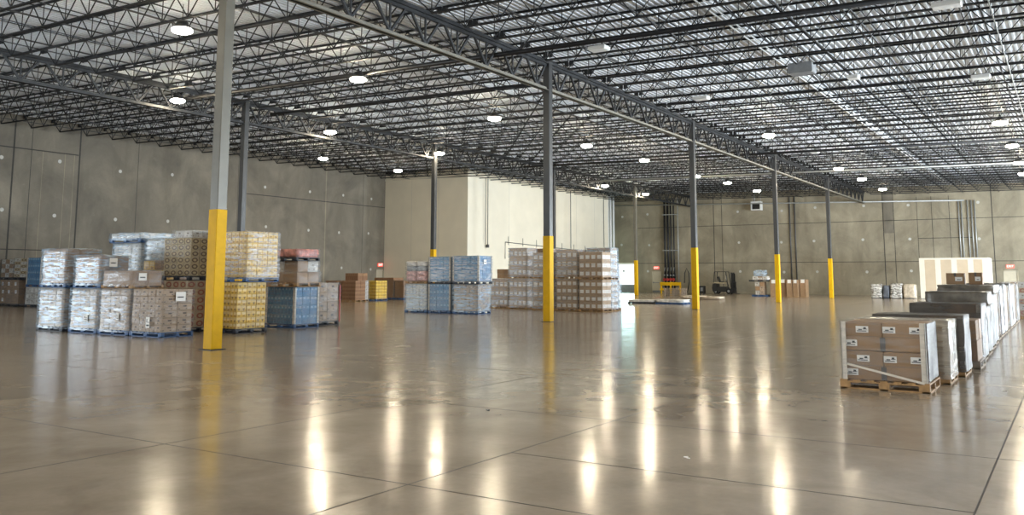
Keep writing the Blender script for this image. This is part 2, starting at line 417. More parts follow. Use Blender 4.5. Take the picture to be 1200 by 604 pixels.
# ------------------------------------------------------------------ joist girders along the column rows
def girder_row(j):
    v = j * T; zt = GT + SL * v; zb = zt - 1.12
    places = {0: 'over the front column row', 1: 'over the rear column row', -1: 'over the aisle by the shrink-wrapped row'}
    for i in range(-1, 5):
        if j == -1 and i < 0: continue
        g = thing('joist_girder', 'deep steel truss girder with pale bottom chord ' + places[j], 'girder', (i * S, v, zb), 0, 'truss girders ' + places[j])
        bm = bmesh.new()
        for s in (-1, 1): box(bm, 0.13, S - .13, s * .035 - .0 if s > 0 else -.12, .12 if s > 0 else -.035, 1.0, 1.115, 0); box(bm, .13, S - .13, min(s * .035, s * .05), max(s * .035, s * .05), .9, 1.1, 0)
        obj('top_chord', bm, [M['girder']], g)
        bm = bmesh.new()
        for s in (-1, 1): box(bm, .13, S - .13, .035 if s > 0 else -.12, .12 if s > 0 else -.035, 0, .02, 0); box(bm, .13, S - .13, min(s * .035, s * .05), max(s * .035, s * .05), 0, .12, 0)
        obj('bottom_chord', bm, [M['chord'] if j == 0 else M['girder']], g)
        bm = bmesh.new(); P = S / 9
        for k in range(9):
            c = (k + .5) * P
            bar(bm, (c, 0, .08), (k * P + (.12 if k == 0 else .04), 0, 1.06), .07); bar(bm, (c, 0, .08), ((k + 1) * P - (.12 if k == 8 else .04), 0, 1.06), .07); bar(bm, (c, 0, .08), (c, 0, 1.06), .05)
        obj('web', bm, [M['girder']], g)
for j in (-1, 0, 1): girder_row(j)

# ------------------------------------------------------------------ open-web joists across the bays
def joist_mesh():
    bm = bmesh.new(); L = T; D = .78
    for s in (-1, 1):
        box(bm, min(s * .008, s * .06), max(s * .008, s * .06), .03, L - .03, D - .008, D); box(bm, min(s * .008, s * .016), max(s * .008, s * .016), .03, L - .03, D - .06, D)
        box(bm, min(s * .008, s * .055), max(s * .008, s * .055), .85, L - .85, 0, .008); box(bm, min(s * .008, s * .016), max(s * .008, s * .016), .85, L - .85, 0, .06)
    for e in (.03, L - .17): box(bm, -.05, .05, e, e + .14, D - .2, D - .03)
    n = 12; q = (L - 1.7) / n
    bar(bm, (0, .15, D - .1), (0, .87, .03), .03); bar(bm, (0, L - .15, D - .1), (0, L - .87, .03), .03)
    for k in range(n + 1):
        c = .85 + k * q
        if k > 0: bar(bm, (0, c, .03), (0, c - q / 2, D - .03), .026)
        if k < n: bar(bm, (0, c, .03), (0, c + q / 2, D - .03), .026)
        bar(bm, (0, c, .03), (0, c, D - .03), .022)
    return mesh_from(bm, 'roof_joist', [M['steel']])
JM = joist_mesh(); ang = math.atan(SL)
bays = {-1: (2, 'dark open-web roof joist over the aisle of shrink-wrapped loads, between girder lines', 'joists over the aisle bay'),
        0: (-4, 'dark open-web roof joist between the two rows of columns', 'joists over the middle bay'),
        1: (-2, 'dark open-web roof joist between the rear column row and the left concrete wall', 'joists over the wall bay')}
for j, (k0, lab, grp) in bays.items():
    for k in range(k0, 45):
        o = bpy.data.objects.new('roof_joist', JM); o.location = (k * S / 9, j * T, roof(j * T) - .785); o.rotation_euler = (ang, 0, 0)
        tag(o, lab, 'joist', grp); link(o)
# horizontal bridging between the joists (thin angles running along X)
for j in (-1, 0, 1):
    for q in range(1, 6):
        v = j * T + q * T / 6; ue = 43.3 if v > 24.3 else UE - .1
        bm = bmesh.new()
        u0 = 3 if j < 0 else -6
        bar(bm, (u0, 0, -.735), (ue, 0, -.735), .03); bar(bm, (u0, 0, -.05), (ue, 0, -.05), .03)
        k = max(bays[j][0], 0)
        while k < (26 if v > 24.3 else 44):
            a = k * S / 9
            bar(bm, (a, 0, -.735), (a + S / 9, 0, -.05), .016); k += 3
        o = obj('joist_bridging', bm, [M['steel']], None, (0, v, roof(v) - .015))
        tag(o, {-1: 'thin steel bridging line tying the joists of the aisle bay together', 0: 'thin steel bridging line tying the joists between the column rows together',
                1: 'thin steel bridging line tying the joists beside the left wall together'}[j], 'joist bridging', 'bridging lines, bay ' + {-1: 'over the aisle', 0: 'in the middle', 1: 'by the wall'}[j])
# sprinkler branch lines (along X, just under the top chords)
def pipe(name, pts, r, mat, label, cat='pipe', group=None, n=8):
    bm = bmesh.new(); tube(bm, pts, r, n); return tag(obj(name, bm, [mat]), label, cat, group)
for v in (-14.1, -10.9, -9.2, -5.4, -2.2, 1.6, 4.6, 7.9, 11.2, 14.4, 19.2, 22.6, 26.1, 29.4):
    pipe('sprinkler_branch_pipe', [(4 if v < -8 else -4, v, roof(v) - .36), (43.2 if v > 24.3 else UE - 1, v, roof(v) - .36)], .030, M['cond'],
         'thin sprinkler branch pipe running lengthways through the joist webs', 'sprinkler pipe', 'sprinkler branch pipes')
pipe('sprinkler_main_pipe', [(10.95, -16, roof(-16) - .9), (10.95, 16.2, roof(16) - .9)], .085, M['black_pipe'], 'thick black main pipe crossing under the joists, nearest of the crossing pipes', 'sprinkler pipe')
pipe('sprinkler_main_pipe', [(15.6, 1, roof(1) - .86), (15.6, 16, roof(16) - .86)], .06, M['black_pipe'], 'black cross pipe just beyond the front-most dark column, under the joists', 'sprinkler pipe')
pipe('sprinkler_main_pipe', [(38.5, -16, roof(-16) - .95), (38.5, 16, roof(16) - .95)], .07, M['black_pipe'], 'black cross pipe under the joists a bay before the pale pipe', 'sprinkler pipe')
pipe('galvanised_cross_pipe', [(48.3, -16, roof(-16) - 1.05), (48.3, 16, roof(16) - 1.05)], .055, M['galv'], 'pale galvanised pipe crossing the whole roof under the joists', 'pipe')
pipe('wall_feed_pipe', [(UE - .8, -8.3, 8.25), (UE - .8, 25.2, 9.2)], .06, M['galv'], 'long pale pipe running high along the back concrete wall', 'pipe')
for dv in (0, .22):
    pipe('lit_conduit_run', [(7.5, -7.3 + dv, roof(-7.3) - .12), (UE - 3, -7.3 + dv, roof(-7.3) - .12)], .028, M['white'], 'bright white conduit of a parallel pair tight under the deck', 'conduit', 'white twin conduits under the deck')
pipe('lit_conduit_run', [(9, -14.45, roof(-14.45) - .86), (UE - 3, -14.45, roof(-14.45) - .86)], .018, M['galv'], 'thin pale conduit hung below the joists over the aisle', 'conduit')
pipe('lit_conduit_run', [(-4, 19.1, roof(19.1) - .82), (14.5, 19.1, roof(19.1) - .82)], .03, M['galv'], 'pale conduit below the joists over the bay beside the left wall', 'conduit')

# ------------------------------------------------------------------ high-bay lights
def light_meshes():
    bm = bmesh.new()
    rr = lathe(bm, [(.035, .34), (.05, .26), (.16, .20), (.19, .10), (.27, .05), (.275, .0), (.25, .0)], 20)
    bm.faces.new(rr[0][::-1])
    h = mesh_from(bm, 'housing', [M['black']])
    bm = bmesh.new(); rr = lathe(bm, [(.25, .004), (.30, -.03), (.29, -.09), (.20, -.13)], 20); bm.faces.new(rr[-1]); bm.faces.new(rr[0][::-1])
    return h, mesh_from(bm, 'lens', [M['lens']])
LH, LLn = light_meshes()
bm = bmesh.new(); tube(bm, [(0, 0, .33), (0, 0, .75)], .012, 6); LHook = mesh_from(bm, 'hanger', [M['cond']])
def high_bay(u, v, label, group=None):
    t = thing('high_bay_light', label, 'light', (u, v, roof(v) - 1.12), 0, group)
    obj('housing', LH, None, t); obj('lens', LLn, None, t); obj('hanger', LHook, None, t)
lights = [
 (3.1, 5.84, 'large bright round light nearest the camera, beside the wide grey column'),
 (10.7, 5.87, 'second round light out in the row between the columns, right of the grey column'),
 (20.0, 6.06, 'round light in the middle bay, just left of the second column'),
 (29.7, 6.4, 'round light in the middle bay just past the second column'),
 (36.95, 6.18, 'round light half way between the second and third columns'),
 (46.9, 6.6, 'round light shining against the third column'),
 (52.3, 6.1, 'round light just past the third column in the middle bay'),
 (59.8, 6.12, 'round light in the middle bay, above the unit heater'),
 (10.2, 15.66, 'bright round light beside the rear truss, left of the near column'),
 (19.6, 16.0, 'small light under the rear truss just past the second grey column'),
 (28.8, 15.95, 'light touching the top of the column behind the blue loads'),
 (51.0, 15.95, 'small far light left of the thin far column'),
 (59.4, 16.1, 'far light just past the thin far column'),
 (27.6, 24.46, 'light hung closest to the left concrete wall'),
 (35.1, 24.51, 'light hung near the corner where concrete meets cream wall'),
 (30.4, -3.48, 'bright light right of the third column, over the open floor'),
 (46.2, -3.41, 'middle light of the three beyond the farthest columns'),
 (53.3, -3.48, 'light between two others above the farthest yellow column'),
 (61.9, -3.38, 'light closest to the back wall over the open floor'),
 (31.2, -13.54, 'largest of the lights over the shrink-wrapped aisle'),
 (39.3, -13.59, 'second light over the shrink-wrapped aisle'),
 (47.3, -13.53, 'third light over the shrink-wrapped aisle'),
 (53.9, -13.48, 'farthest light over the shrink-wrapped aisle, at the picture edge')]
for u, v, l in lights: high_bay(u, v, l)
for u, v in [(-6, 6), (-6, -4), (-15, -13), (-4, -13.5), (6, -24), (20, -24), (34, -24), (48, -24), (62, -24)]:  # unseen lights, added to light the hall
    high_bay(u, v, 'added unseen round high-bay light outside the photographed part of the hall', 'lights beyond the picture')
def box_fixture(u, v, label, cat='unlit fixture', lens=(.05, .45), name='unlit_light_fixture', w=.30, d=.22, h=.12, mat='white'):
    t = thing(name, label, cat, (u, v, roof(v) - 1.05))
    bm = bmesh.new(); box(bm, -d, d, -w, w, 0, h, 0, .02); obj('housing', bm, [M[mat]], t)
    bm = bmesh.new(); box(bm, -d + .03, d - .03, -w + .03, w - .03, -.01, .01, 0); obj('diffuser', bm, [M['grey' if mat != 'white' else 'white']], t)
    bm = bmesh.new()
    for s in (-1, 1): tube(bm, [(0, s * w * .7, h), (0, s * w * .7, .5)], .008, 6)
    obj('hanger', bm, [M['cond']], t)
box_fixture(11.52, -3.62, 'white unlit fixture hung just right of the second column')
box_fixture(20.65, -3.61, 'white unlit fixture hung above the third column')
box_fixture(19.5, -9.69, 'small pale unlit fixture between the twin conduits and the aisle', w=.2)
box_fixture(11.8, -13.54, 'large white unlit fixture near the top edge over the aisle', w=.35)
box_fixture(21.5, -13.56, 'white unlit fixture below the large one over the aisle')
box_fixture(38.83, -3.69, 'tiny unlit fixture between the lit ones over the open floor', w=.2)
box_fixture(17.81, -8.33, 'grey box-shaped heater unit hung under the joists beside the twin conduits', 'heater', name='ceiling_heater', w=.42, d=.3, h=.35, mat='grey')

# unit heater high on the back wall
t = thing('unit_heater', 'white framed heater unit with a dark grille high on the back wall', 'heater', (UE - .75, 9.9, 8.12))
bm = bmesh.new(); box(bm, 0, .7, -.48, .48, 0, .1, 0); box(bm, 0, .7, -.48, .48, .72, .86, 0); box(bm, 0, .7, -.48, -.40, .1, .72, 0); box(bm, 0, .7, .40, .48, .1, .72, 0); box(bm, .4, .7, -.4, .4, .1, .72, 0)
obj('casing', bm, [M['white']], t)
bm = bmesh.new()
box(bm, .2, .22, -.4, .4, .1, .72)
for k in range(6): box(bm, .02, .16, -.4, .4, .15 + k * .1, .165 + k * .1)
obj('grille', bm, [M['black']], t)
bm = bmesh.new()
for s in (-1, 1): bar(bm, (.35, s * .4, .86), (.35, s * .4, 1.6), .03)
tube(bm, [(.35, .2, .86), (.35, .2, 1.7)], .05, 8); obj('hanger', bm, [M['galv']], t)

# ------------------------------------------------------------------ wall services
for i, v in enumerate((19.62, 19.27, 18.93, 18.62)):
    t = thing('fire_riser', 'thick dark sprinkler riser pipe with red valve against the back wall', 'riser pipe', (UE - .35, v, 0), 0, 'bank of dark sprinkler risers')
    bm = bmesh.new(); tube(bm, [(0, 0, 0), (0, 0, roof(19) - .6)], .10 if i < 2 else .07, 10); tube(bm, [(-.02, 0, 1.5), (-.02, 0, 2.0)], .125, 10); obj('pipe', bm, [M['black_pipe']], t)
    bm = bmesh.new(); tube(bm, [(-.3, 0, 1.35), (-.1, 0, 1.35)], .05, 8); tube(bm, [(-.32, 0, 1.35), (-.29, 0, 1.35)], .16, 12); obj('valve', bm, [M['red']], t)
    bm = bmesh.new(); tube(bm, [(-.2, .05, 1.8), (-.12, .05, 1.8)], .07, 10); tube(bm, [(-.15, .04, 2.2), (-.08, .0, 2.6)], .03, 8); obj('gauge', bm, [M['galv']], t)
for z, l in ((4.3, 'lower pale bracket clamped across the dark risers'), (8.0, 'upper pale bracket clamped across the dark risers')):
    bm = bmesh.new(); box(bm, UE - .5, UE - .44, 18.4, 19.8, z, z + .07); box(bm, UE - .5, UE, 18.36, 18.42, z, z + .07); box(bm, UE - .5, UE, 19.78, 19.84, z, z + .07)
    tag(obj('riser_bracket', bm, [M['galv']]), l, 'bracket')
pipe('riser_standpipe', [(UE - .25, 18.2, 0), (UE - .25, 18.2, 10)], .05, M['galv'], 'slim pale standpipe beside the dark risers', 'pipe')
pipe('hose_loop', [(UE - .3, 17.6, 1.0), (UE - .4, 17.5, 2.0), (UE - .35, 17.3, 2.5), (UE - .3, 17.1, 2.0), (UE - .35, 17.05, 1.1), (UE - .3, 17.3, .05)], .05, M['black'], 'black hose hanging in a loop right of the risers', 'hose')
for v, z0, l in ((6.83, 1.3, 'dark conduit on the back wall behind the fourth column, first of two'), (6.35, 1.2, 'dark conduit on the back wall behind the fourth column, second of two')):
    pipe('wall_conduit', [(UE - .08, v, z0), (UE - .08, v, 9.4)], .06, M['cond'], l, 'conduit')
for v, z0 in ((-7.75, 2.0), (-7.98, 2.0), (-8.45, 2.2), (-8.75, 2.2), (-9.0, 2.2)):
    pipe('wall_conduit', [(UE - .08, v, z0), (UE - .08, v, 8.3)], .05, M['galv'], 'pale vertical conduit on the back wall behind the striped drywall box', 'conduit', 'pale conduits behind the drywall box')
for u in (68.6, 69.2, 69.9):
    pipe('downspout', [(u, 24.45, 0), (u, 24.45, 10)], .14, M['white'], 'tall pale downspout at the far end of the cream wall', 'pipe', 'downspouts at the cream wall end')
# conduits on the cream wall
t = thing('hanging_conduit', 'long dark conduit dropping down the cream wall left of its middle', 'conduit', (46.0, 24.1, 0))
bm = bmesh.new(); tube(bm, [(0, 0, 4.15), (0, 0, 9.6)], .035, 6); tube(bm, [(-.35, 0, 4.2), (-.35, 0, 9.6)], .025, 6); obj('conduit', bm, [M['cond']], t)
bm = bmesh.new(); box(bm, -.1, .1, -.08, .1, 3.95, 4.2); obj('outlet_box', bm, [M['cond']], t)
t = thing('wall_conduit_run', 'thin dark conduit running level along the cream wall with short uprights', 'conduit', (0, 24.22, 0))
bm = bmesh.new(); tube(bm, [(48.8, 0, 3.1), (48.8, 0, 4.5), (69, 0, 3.95)], .028, 6); obj('conduit', bm, [M['cond']], t)
bm = bmesh.new()
for k in range(9):
    u = 49.3 + k * 2.3; z = 4.5 - (u - 48.8) * .027; tube(bm, [(u, 0, z - .2), (u, 0, z + .5)], .022, 6)
obj('bracket', bm, [M['cond']], t)
for u, l in ((60.2, 'thin vertical conduit down the cream wall, right of the dark column'), (67.2, 'thin vertical conduit near the far end of the cream wall')):
    pipe('wall_conduit', [(u, 24.2, 2.0), (u, 24.2, 9.8)], .03, M['cond'], l, 'conduit')

# ------------------------------------------------------------------ pallets, cartons, stretch film
def pallet_bm(w, d, h, ox=0, oy=0):
    """w along X, d along Y"""
    bm = bmesh.new(); t = .02
    n = max(4, int(d / .16))
    for k in range(n):
        y = oy + k * (d - .1) / (n - 1); box(bm, ox, ox + w, y, y + .1, h - t, h)
    for k in range(3):
        x = ox + k * (w - .06) / 2; box(bm, x, x + .06, oy, oy + d, h - t - .02, h - t)
        for q in range(3):
            y = oy + q * (d - .14) / 2; box(bm, x, x + .09 if k < 2 else x + .06, y, y + .14, t, h - t - .02)
        box(bm, x, x + .07, oy, oy + d, 0, t)
    for q in range(3):
        y = oy + q * (d - .1) / 2; box(bm, ox, ox + w, y, y + .1, 0, t * .98)
    return bm
PM = {'wood': 'wood', 'old': 'wood_grey', 'blue': 'blue_p', 'black': 'dark_p'}
def film_bm(w, d, z0, z1, amp, seed, bulge=0.0, skirt=True):
    bm = bmesh.new(); nx = max(4, int(w / .12)); ny = max(4, int(d / .12)); nz = max(3, int((z1 - z0) / .1))
    off = Vector((seed * 7.3, seed * 3.1, 0)); cache = {}
    def vert(x, y, z, nrm):
        k = (round(x, 4), round(y, 4), round(z, 4))
        if k in cache: return cache[k]
        p = Vector((x, y, z)); a = noise.noise(Vector((x * 3, y * 3, z * 8)) + off) * amp + noise.noise(p * 2 + off) * amp * .8
        c = Vector((x - w / 2, y - d / 2, 0)); c.x /= w; c.y /= d
        q = p + Vector((c.x, c.y, 0)) * 2 * (abs(a) + .004)
        if z >= z1 - 1e-6: q.z += abs(a) * .6 + .002
        cache[k] = bm.verts.new(q); return cache[k]
    def quad(f, n, m):
        for i in range(n):
            for j in range(m):
                try: fc = bm.faces.new((f(i, j), f(i + 1, j), f(i + 1, j + 1), f(i, j + 1))); fc.smooth = True
                except ValueError: pass
    X = lambda i: w * i / nx; Y = lambda j: d * j / ny; Z = lambda k: z0 + (z1 - z0) * k / nz
    quad(lambda i, k: vert(X(i), 0, Z(k), None), nx, nz); quad(lambda i, k: vert(X(nx - i), d, Z(k), None), nx, nz)
    quad(lambda j, k: vert(0, Y(ny - j), Z(k), None), ny, nz); quad(lambda j, k: vert(w, Y(j), Z(k), None), ny, nz)
    quad(lambda i, j: vert(X(i), Y(j), z1, None), nx, ny)
    return bm
def lump_bm(w, d, h, seed, amp=.04, nx=9, ny=9, nz=4, roundness=.5):
    """a soft sack or bale shape"""
    bm = bmesh.new(); bmesh.ops.create_cube(bm, size=1)
    bmesh.ops.subdivide_edges(bm, edges=bm.edges[:], cuts=5, use_grid_fill=True)
    off = Vector((seed * 5.1, seed * 2.7, seed))
    for v in bm.verts:
        p = v.co * 2; r = (abs(p.x) ** 5 + abs(p.y) ** 5 + abs(p.z) ** 5) ** .2
        q = p / max(r, 1e-6) if r > 1e-6 else p
        p = p.lerp(q, roundness)
        nse = noise.noise(p * 1.8 + off) * amp * 2 + noise.noise(p * 4.5 + off) * amp
        p = p * (1 + nse)
        v.co = Vector((p.x * w / 2 + w / 2, p.y * d / 2 + d / 2, max(0, p.z * h / 2 + h / 2)))
    for f in bm.faces: f.smooth = True
    return bm
SEED = [1]
def load(label, u0, u1, v0, v1, z0, z1, grid, mat, pallet='wood', wrap='clear', posts=False, amp=.012, ph=.13, name='pallet_load', cat='pallet load',
         group=None, mat2=None, rz=0.0, topper=None, jitter=.006, lab=0):
    SEED[0] += 1; sd = SEED[0]
    w, d = u1 - u0, v1 - v0
    t = thing(name, label, cat, (u0, v0, z0), rz, group)
    if pallet: obj('pallet', pallet_bm(w, d, ph, 0, 0), [M[PM[pallet]]], t)
    else: ph = 0
    nu, nv, nl = grid; H = z1 - z0 - ph; ins = .035
    cu, cv, cz = (w - 2 * ins) / nu, (d - 2 * ins) / nv, H / nl
    def cm(mt):
        b = bmesh.new(); g = .004; box(b, g, cu - g, g, cv - g, .0, cz - g, 0, .007); return mesh_from(b, 'carton', [mt])
    m1 = cm(C[mat]); m2 = cm(C[mat2]) if mat2 else m1
    rr = random.Random(sd)
    for l in range(nl):
        for i in range(nu):
            for j in range(nv):
                if not (i in (0, nu - 1) or j in (0, nv - 1) or l == nl - 1): continue
                o = bpy.data.objects.new('carton', m2 if (mat2 and (i * 7 + j * 3 + l) % 2 == 0) else m1)
                o.parent = t; o.location = (ins + i * cu + rr.uniform(-1, 1) * jitter, ins + j * cv + rr.uniform(-1, 1) * jitter, ph + l * cz); link(o)
                if lab and rr.random() < lab and i == 0:
                    b = bmesh.new(); s = .09; box(b, -.004, -.001, -s, s, -.09, .09, 0); box(b, -.0055, -.004, -s * .7, s * .6, -.01, .0, 1); box(b, -.0055, -.004, -s * .7, s * .2, .04, .05, 1)
                    obj('label', b, [M['label'], M['ink']], o, (0.003, cv * rr.uniform(.35, .65), cz * .5))
    if posts:
        for a in (0, 1):
            for c in (0, 1):
                b = bmesh.new(); x = a * (w - .07) ; y = c * (d - .07)
                box(b, 0 if a == 0 else .055, .015 if a == 0 else .07, 0, .07, 0, H - .01, 0); box(b, 0, .07, 0 if c == 0 else .055, .015 if c == 0 else .07, 0, H - .01, 0)
                obj('corner_post', b, [M['post']], t, (x, y, ph))
    if wrap:
        obj('stretch_wrap', film_bm(w, d, ph * .55, z1 - z0 + .004, amp, sd), [F[wrap]], t)
    return t
def paper(root, x, y, z, wy=.2, hz=.16, axis='u'):
    b = bmesh.new()
    if axis == 'u': box(b, -.004, 0, -wy / 2, wy / 2, -hz / 2, hz / 2, 0); box(b, -.0055, -.004, -wy * .38, wy * .05, -.005, .012, 1); box(b, -.0055, -.004, -wy * .38, wy * .32, -hz * .35, -hz * .2, 1); box(b, -.0055, -.004, wy * .12, wy * .32, 0, hz * .32, 1)
    else: box(b, -wy / 2, wy / 2, -.004, 0, -hz / 2, hz / 2, 0); box(b, -wy * .35, wy * .3, -.0055, -.004, -.03, 0, 1)
    obj('paper_label', b, [M['label'], M['ink']], root, (x, y, z))

# --- left cluster, front row
L = load('far-left bottom load of the near stack, cartons under milky film, dark side gap', 1.65, 2.6, 8.63, 9.98, 0, 1.24, (2, 3, 6), 'kraft_slot', 'black', 'milky')
L = load('tall blue-white filmed load, topmost at the left end of the near stack', 1.65, 2.7, 8.6, 9.92, 1.245, 2.38, (3, 3, 6), 'kraft_dark', 'blue', 'milky', amp=.02)
L = load('second bottom load from the left in the near stack, milky film, small paper label', 1.65, 2.6, 6.95, 8.33, 0, 1.24, (2, 3, 6), 'kraft_slot', 'blue', 'milky'); paper(L, -.03, .5, .42)
L = load('upper load with creamy film front and brown carton side, blue pallet below it', 1.65, 2.55, 6.9, 8.22, 1.245, 2.17, (3, 3, 4), 'kraft_dark', 'blue', 'milky'); paper(L, .35, -.02, .72, .24, .24, 'v')
L = load('third bottom load from the left, grey-brown cartons under thin milky film', 1.65, 2.6, 5.52, 6.91, 0, 1.24, (2, 3, 6), 'kraft_slot', 'blue', 'foil'); paper(L, -.03, .45, .5, .12, .18)
L = load('low single-layer wrapped load lying on a pale wooden pallet, front of the near stack', 1.65, 2.62, 5.45, 6.86, 1.245, 1.73, (2, 2, 1), 'kraft', 'wood', 'mid', amp=.03, ph=.1); paper(L, .3, -.02, .32, .24, .2, 'v')
L = load('uncovered-looking carton load at the front corner of the near stack, foil edge', 1.65, 2.62, 4.09, 5.46, 0, 1.24, (2, 4, 6), 'kraft_slot', 'blue', 'clear'); paper(L, -.03, .55, .38, .16, .28); paper(L, .52, -.02, 1.05, .3, .24, 'v')
# --- left cluster, second row
load('lower tan carton load with reddish round prints behind the near stack', 3.3, 4.35, 5.35, 6.75, 0, 1.46, (3, 4, 6), 'rings_red', 'black', 'clear')
load('upper tan carton load with round prints in a grid, on a black pallet', 3.35, 4.3, 5.3, 6.6, 1.465, 2.68, (3, 4, 6), 'rings', 'black', 'clear')
load('small loose wrapped cartons lying on top of the round-print load', 3.4, 4.2, 5.35, 6.2, 2.69, 2.9, (2, 2, 1), 'white', None, 'mid', amp=.03)
load('gold carton load on the floor just right of the nearest column', 3.75, 4.85, 3.74, 4.95, 0, 1.42, (3, 4, 8), 'gold_tri', 'black', 'clear', mat2='gold')
load('gold carton load raised on the other gold one, tallest beside the nearest column', 3.78, 4.98, 3.45, 4.85, 1.425, 2.84, (3, 4, 8), 'gold', 'blue', 'foil', amp=.02)
load('hidden lower load beneath the blue-rimmed wrapped stack at the back', 3.9, 4.95, 8.45, 9.9, 0, 1.4, (2, 3, 4), 'kraft', 'wood', 'mid')
load('foil-wrapped white load under the blue pallet at the back of the stack', 3.9, 4.95, 8.45, 9.9, 1.405, 2.62, (2, 3, 4), 'white', 'wood', 'milky', amp=.03)
load('thin flat wrapped layer on a blue pallet, highest at the back of the near stack', 3.85, 5.0, 8.4, 10.02, 2.625, 2.93, (2, 2, 1), 'white', 'blue', 'milky', amp=.03)
load('lower brown load hidden behind the low wrapped load', 3.9, 4.95, 7.1, 8.4, 0, 1.35, (2, 2, 3), 'kraft', 'wood', 'mid')
load('brown wrapped cartons with a bit of gold showing, back of the near stack', 3.9, 4.9, 7.15, 8.35, 1.355, 2.06, (2, 2, 2), 'kraft', 'wood', 'mid', amp=.03, mat2='gold')
load('pale foil-wrapped cartons sitting on the brown wrapped ones at the back', 3.95, 4.85, 7.2, 8.3, 2.065, 2.74, (2, 2, 2), 'white', None, 'milky', amp=.03)
load('blue carton load with pale corner posts on the floor right of the gold cartons', 6.45, 7.5, 4.33, 5.62, 0, 1.26, (3, 4, 4), 'blue', 'blue', 'mid', posts=True)
load('mixed brown and foil cartons on an orange wooden pallet above the blue cartons', 6.35, 7.35, 4.15, 5.5, 1.265, 1.72, (2, 2, 1), 'kraft', 'wood', 'mid', amp=.03)
load('foil-wrapped brown cartons just under the black pallet of sacks', 6.4, 7.35, 4.2, 5.45, 1.725, 2.06, (2, 2, 1), 'white', None, 'mid', amp=.04, mat2='kraft')
def sack_load(label, u0, u1, v0, v1, z0, nl, h, mats, pallet, wrapk=None, nper=2, ph=.12):
    SEED[0] += 1; t = thing('sack_load', label, 'pallet load', (u0, v0, z0)); w, d = u1 - u0, v1 - v0
    obj('pallet', pallet_bm(w, d, ph), [M[PM[pallet]]], t)
    for l in range(nl):
        for j in range(nper):
            o = obj('sack', lump_bm(w * .98, d / nper, h, SEED[0] * 3 + l * 5 + j, .05), [mats[l % len(mats)]], t, (.01, j * d / nper, ph + l * h * .92), smooth=True)
    if wrapk: obj('stretch_wrap', film_bm(w, d, .08, ph + nl * h * .92 + .03, .03, SEED[0]), [F[wrapk]], t)
    return t
SK = {'red': simple('red_printed_sack', (.52, .20, .16), .6, var=.5, scale=7), 'whites': simple('white_sack', (.60, .58, .55), .6, var=.25, scale=8), 'greys': simple('grey_sack', (.30, .32, .34), .6, var=.4, scale=8),
      'dgrey': simple('charcoal_sack', (.09, .10, .12), .6, var=.4, scale=8), 'pink': simple('pink_printed_sack', (.58, .36, .34), .6, var=.5, scale=9)}
sack_load('red and white sacks on a dark pallet, highest at the right of the near stack', 6.35, 7.35, 4.2, 5.4, 2.065, 1, .26, [SK['red']], 'black', 'clear', 2, .11)
L = load('narrow brown load with a red edge strip behind the blue carton load', 7.9, 8.95, 4.85, 6.2, 0, 1.38, (2, 3, 4), 'kraft_slot', 'black', 'mid')
b = bmesh.new(); box(b, 0, .03, -.03, 0, .1, 1.3); obj('edge_strip', b, [M['red']], L, (1.02, -.012, 0))

# --- loads by the left wall
load('brown printed cartons standing by the left wall at the picture edge', 12.0, 13.0, 30.6, 32.5, 0, 1.38, (2, 3, 3), 'kraft', 'black', 'mid', lab=.5)
load('dark brown load in the gap between two pale ones by the left wall', 12.5, 13.5, 29.98, 30.58, 0, 1.38, (2, 1, 3), 'kraft_dark', 'wood', 'clear')
load('pale wrapped load on the floor below the blue one by the left wall', 12.0, 13.0, 28.6, 29.95, 0, 1.02, (2, 3, 3), 'white', 'black', 'mid', lab=.4)
load('stack of mixed pale cartons on the brown ones at the left edge', 12.0, 13.0, 31.25, 32.5, 1.385, 2.45, (2, 3, 4), 'white', 'black', 'mid', mat2='kraft')
load('open trays with dark round goods, raised beside the blue load at the left wall', 12.0, 13.0, 29.98, 31.2, 1.385, 2.5, (2, 2, 6), 'rings', 'black', 'clear', mat2='white')
load('blue wrapped load with a pale edge raised near the left wall', 12.0, 12.95, 28.55, 29.9, 1.025, 2.52, (2, 3, 4), 'blue', 'blue', 'clear', posts=True)

# --- middle group
load('silver-blue wrapped load on the floor, left end of the blue group', 18, 18.95, 8.27, 9.53, 0, 1.27, (2, 3, 7), 'white', 'blue', 'milky', amp=.025)
sack_load('white, grey and pink sacks piled on a wooden pallet left of the blue loads', 18, 18.95, 8.3, 9.5, 1.275, 4, .235, [SK['pink'], SK['pink'], SK['greys'], SK['whites']], 'wood', 'clear', 2)
load('lower blue wrapped load in the middle, with a diagonal film streak', 18, 18.95, 6.99, 8.2, 0, 1.27, (3, 3, 4), 'blue', 'blue', 'mid', posts=True)
load('upper blue wrapped load, left of the two side by side on black pallets', 18, 18.95, 6.99, 8.2, 1.275, 2.46, (3, 3, 5), 'blue', 'black', 'foil', posts=True)
load('silver-brown wrapped load at the right end under the blue group', 18, 18.98, 5.52, 6.86, 0, 1.27, (3, 3, 6), 'kraft_slot', 'blue', 'milky', amp=.02)
L = load('upper blue wrapped load at the right end, dark blue side with a white mark', 17.95, 18.98, 5.45, 6.84, 1.275, 2.48, (3, 3, 5), 'blue', 'black', 'foil', posts=True); paper(L, .45, -.02, .95, .2, .2, 'v')
load('loose kraft cartons resting on the low brown load behind the blue ones', 24.9, 25.5, 8.7, 9.2, 1.51, 1.98, (1, 1, 2), 'kraft', None, None, name='carton_pile', cat='cartons')
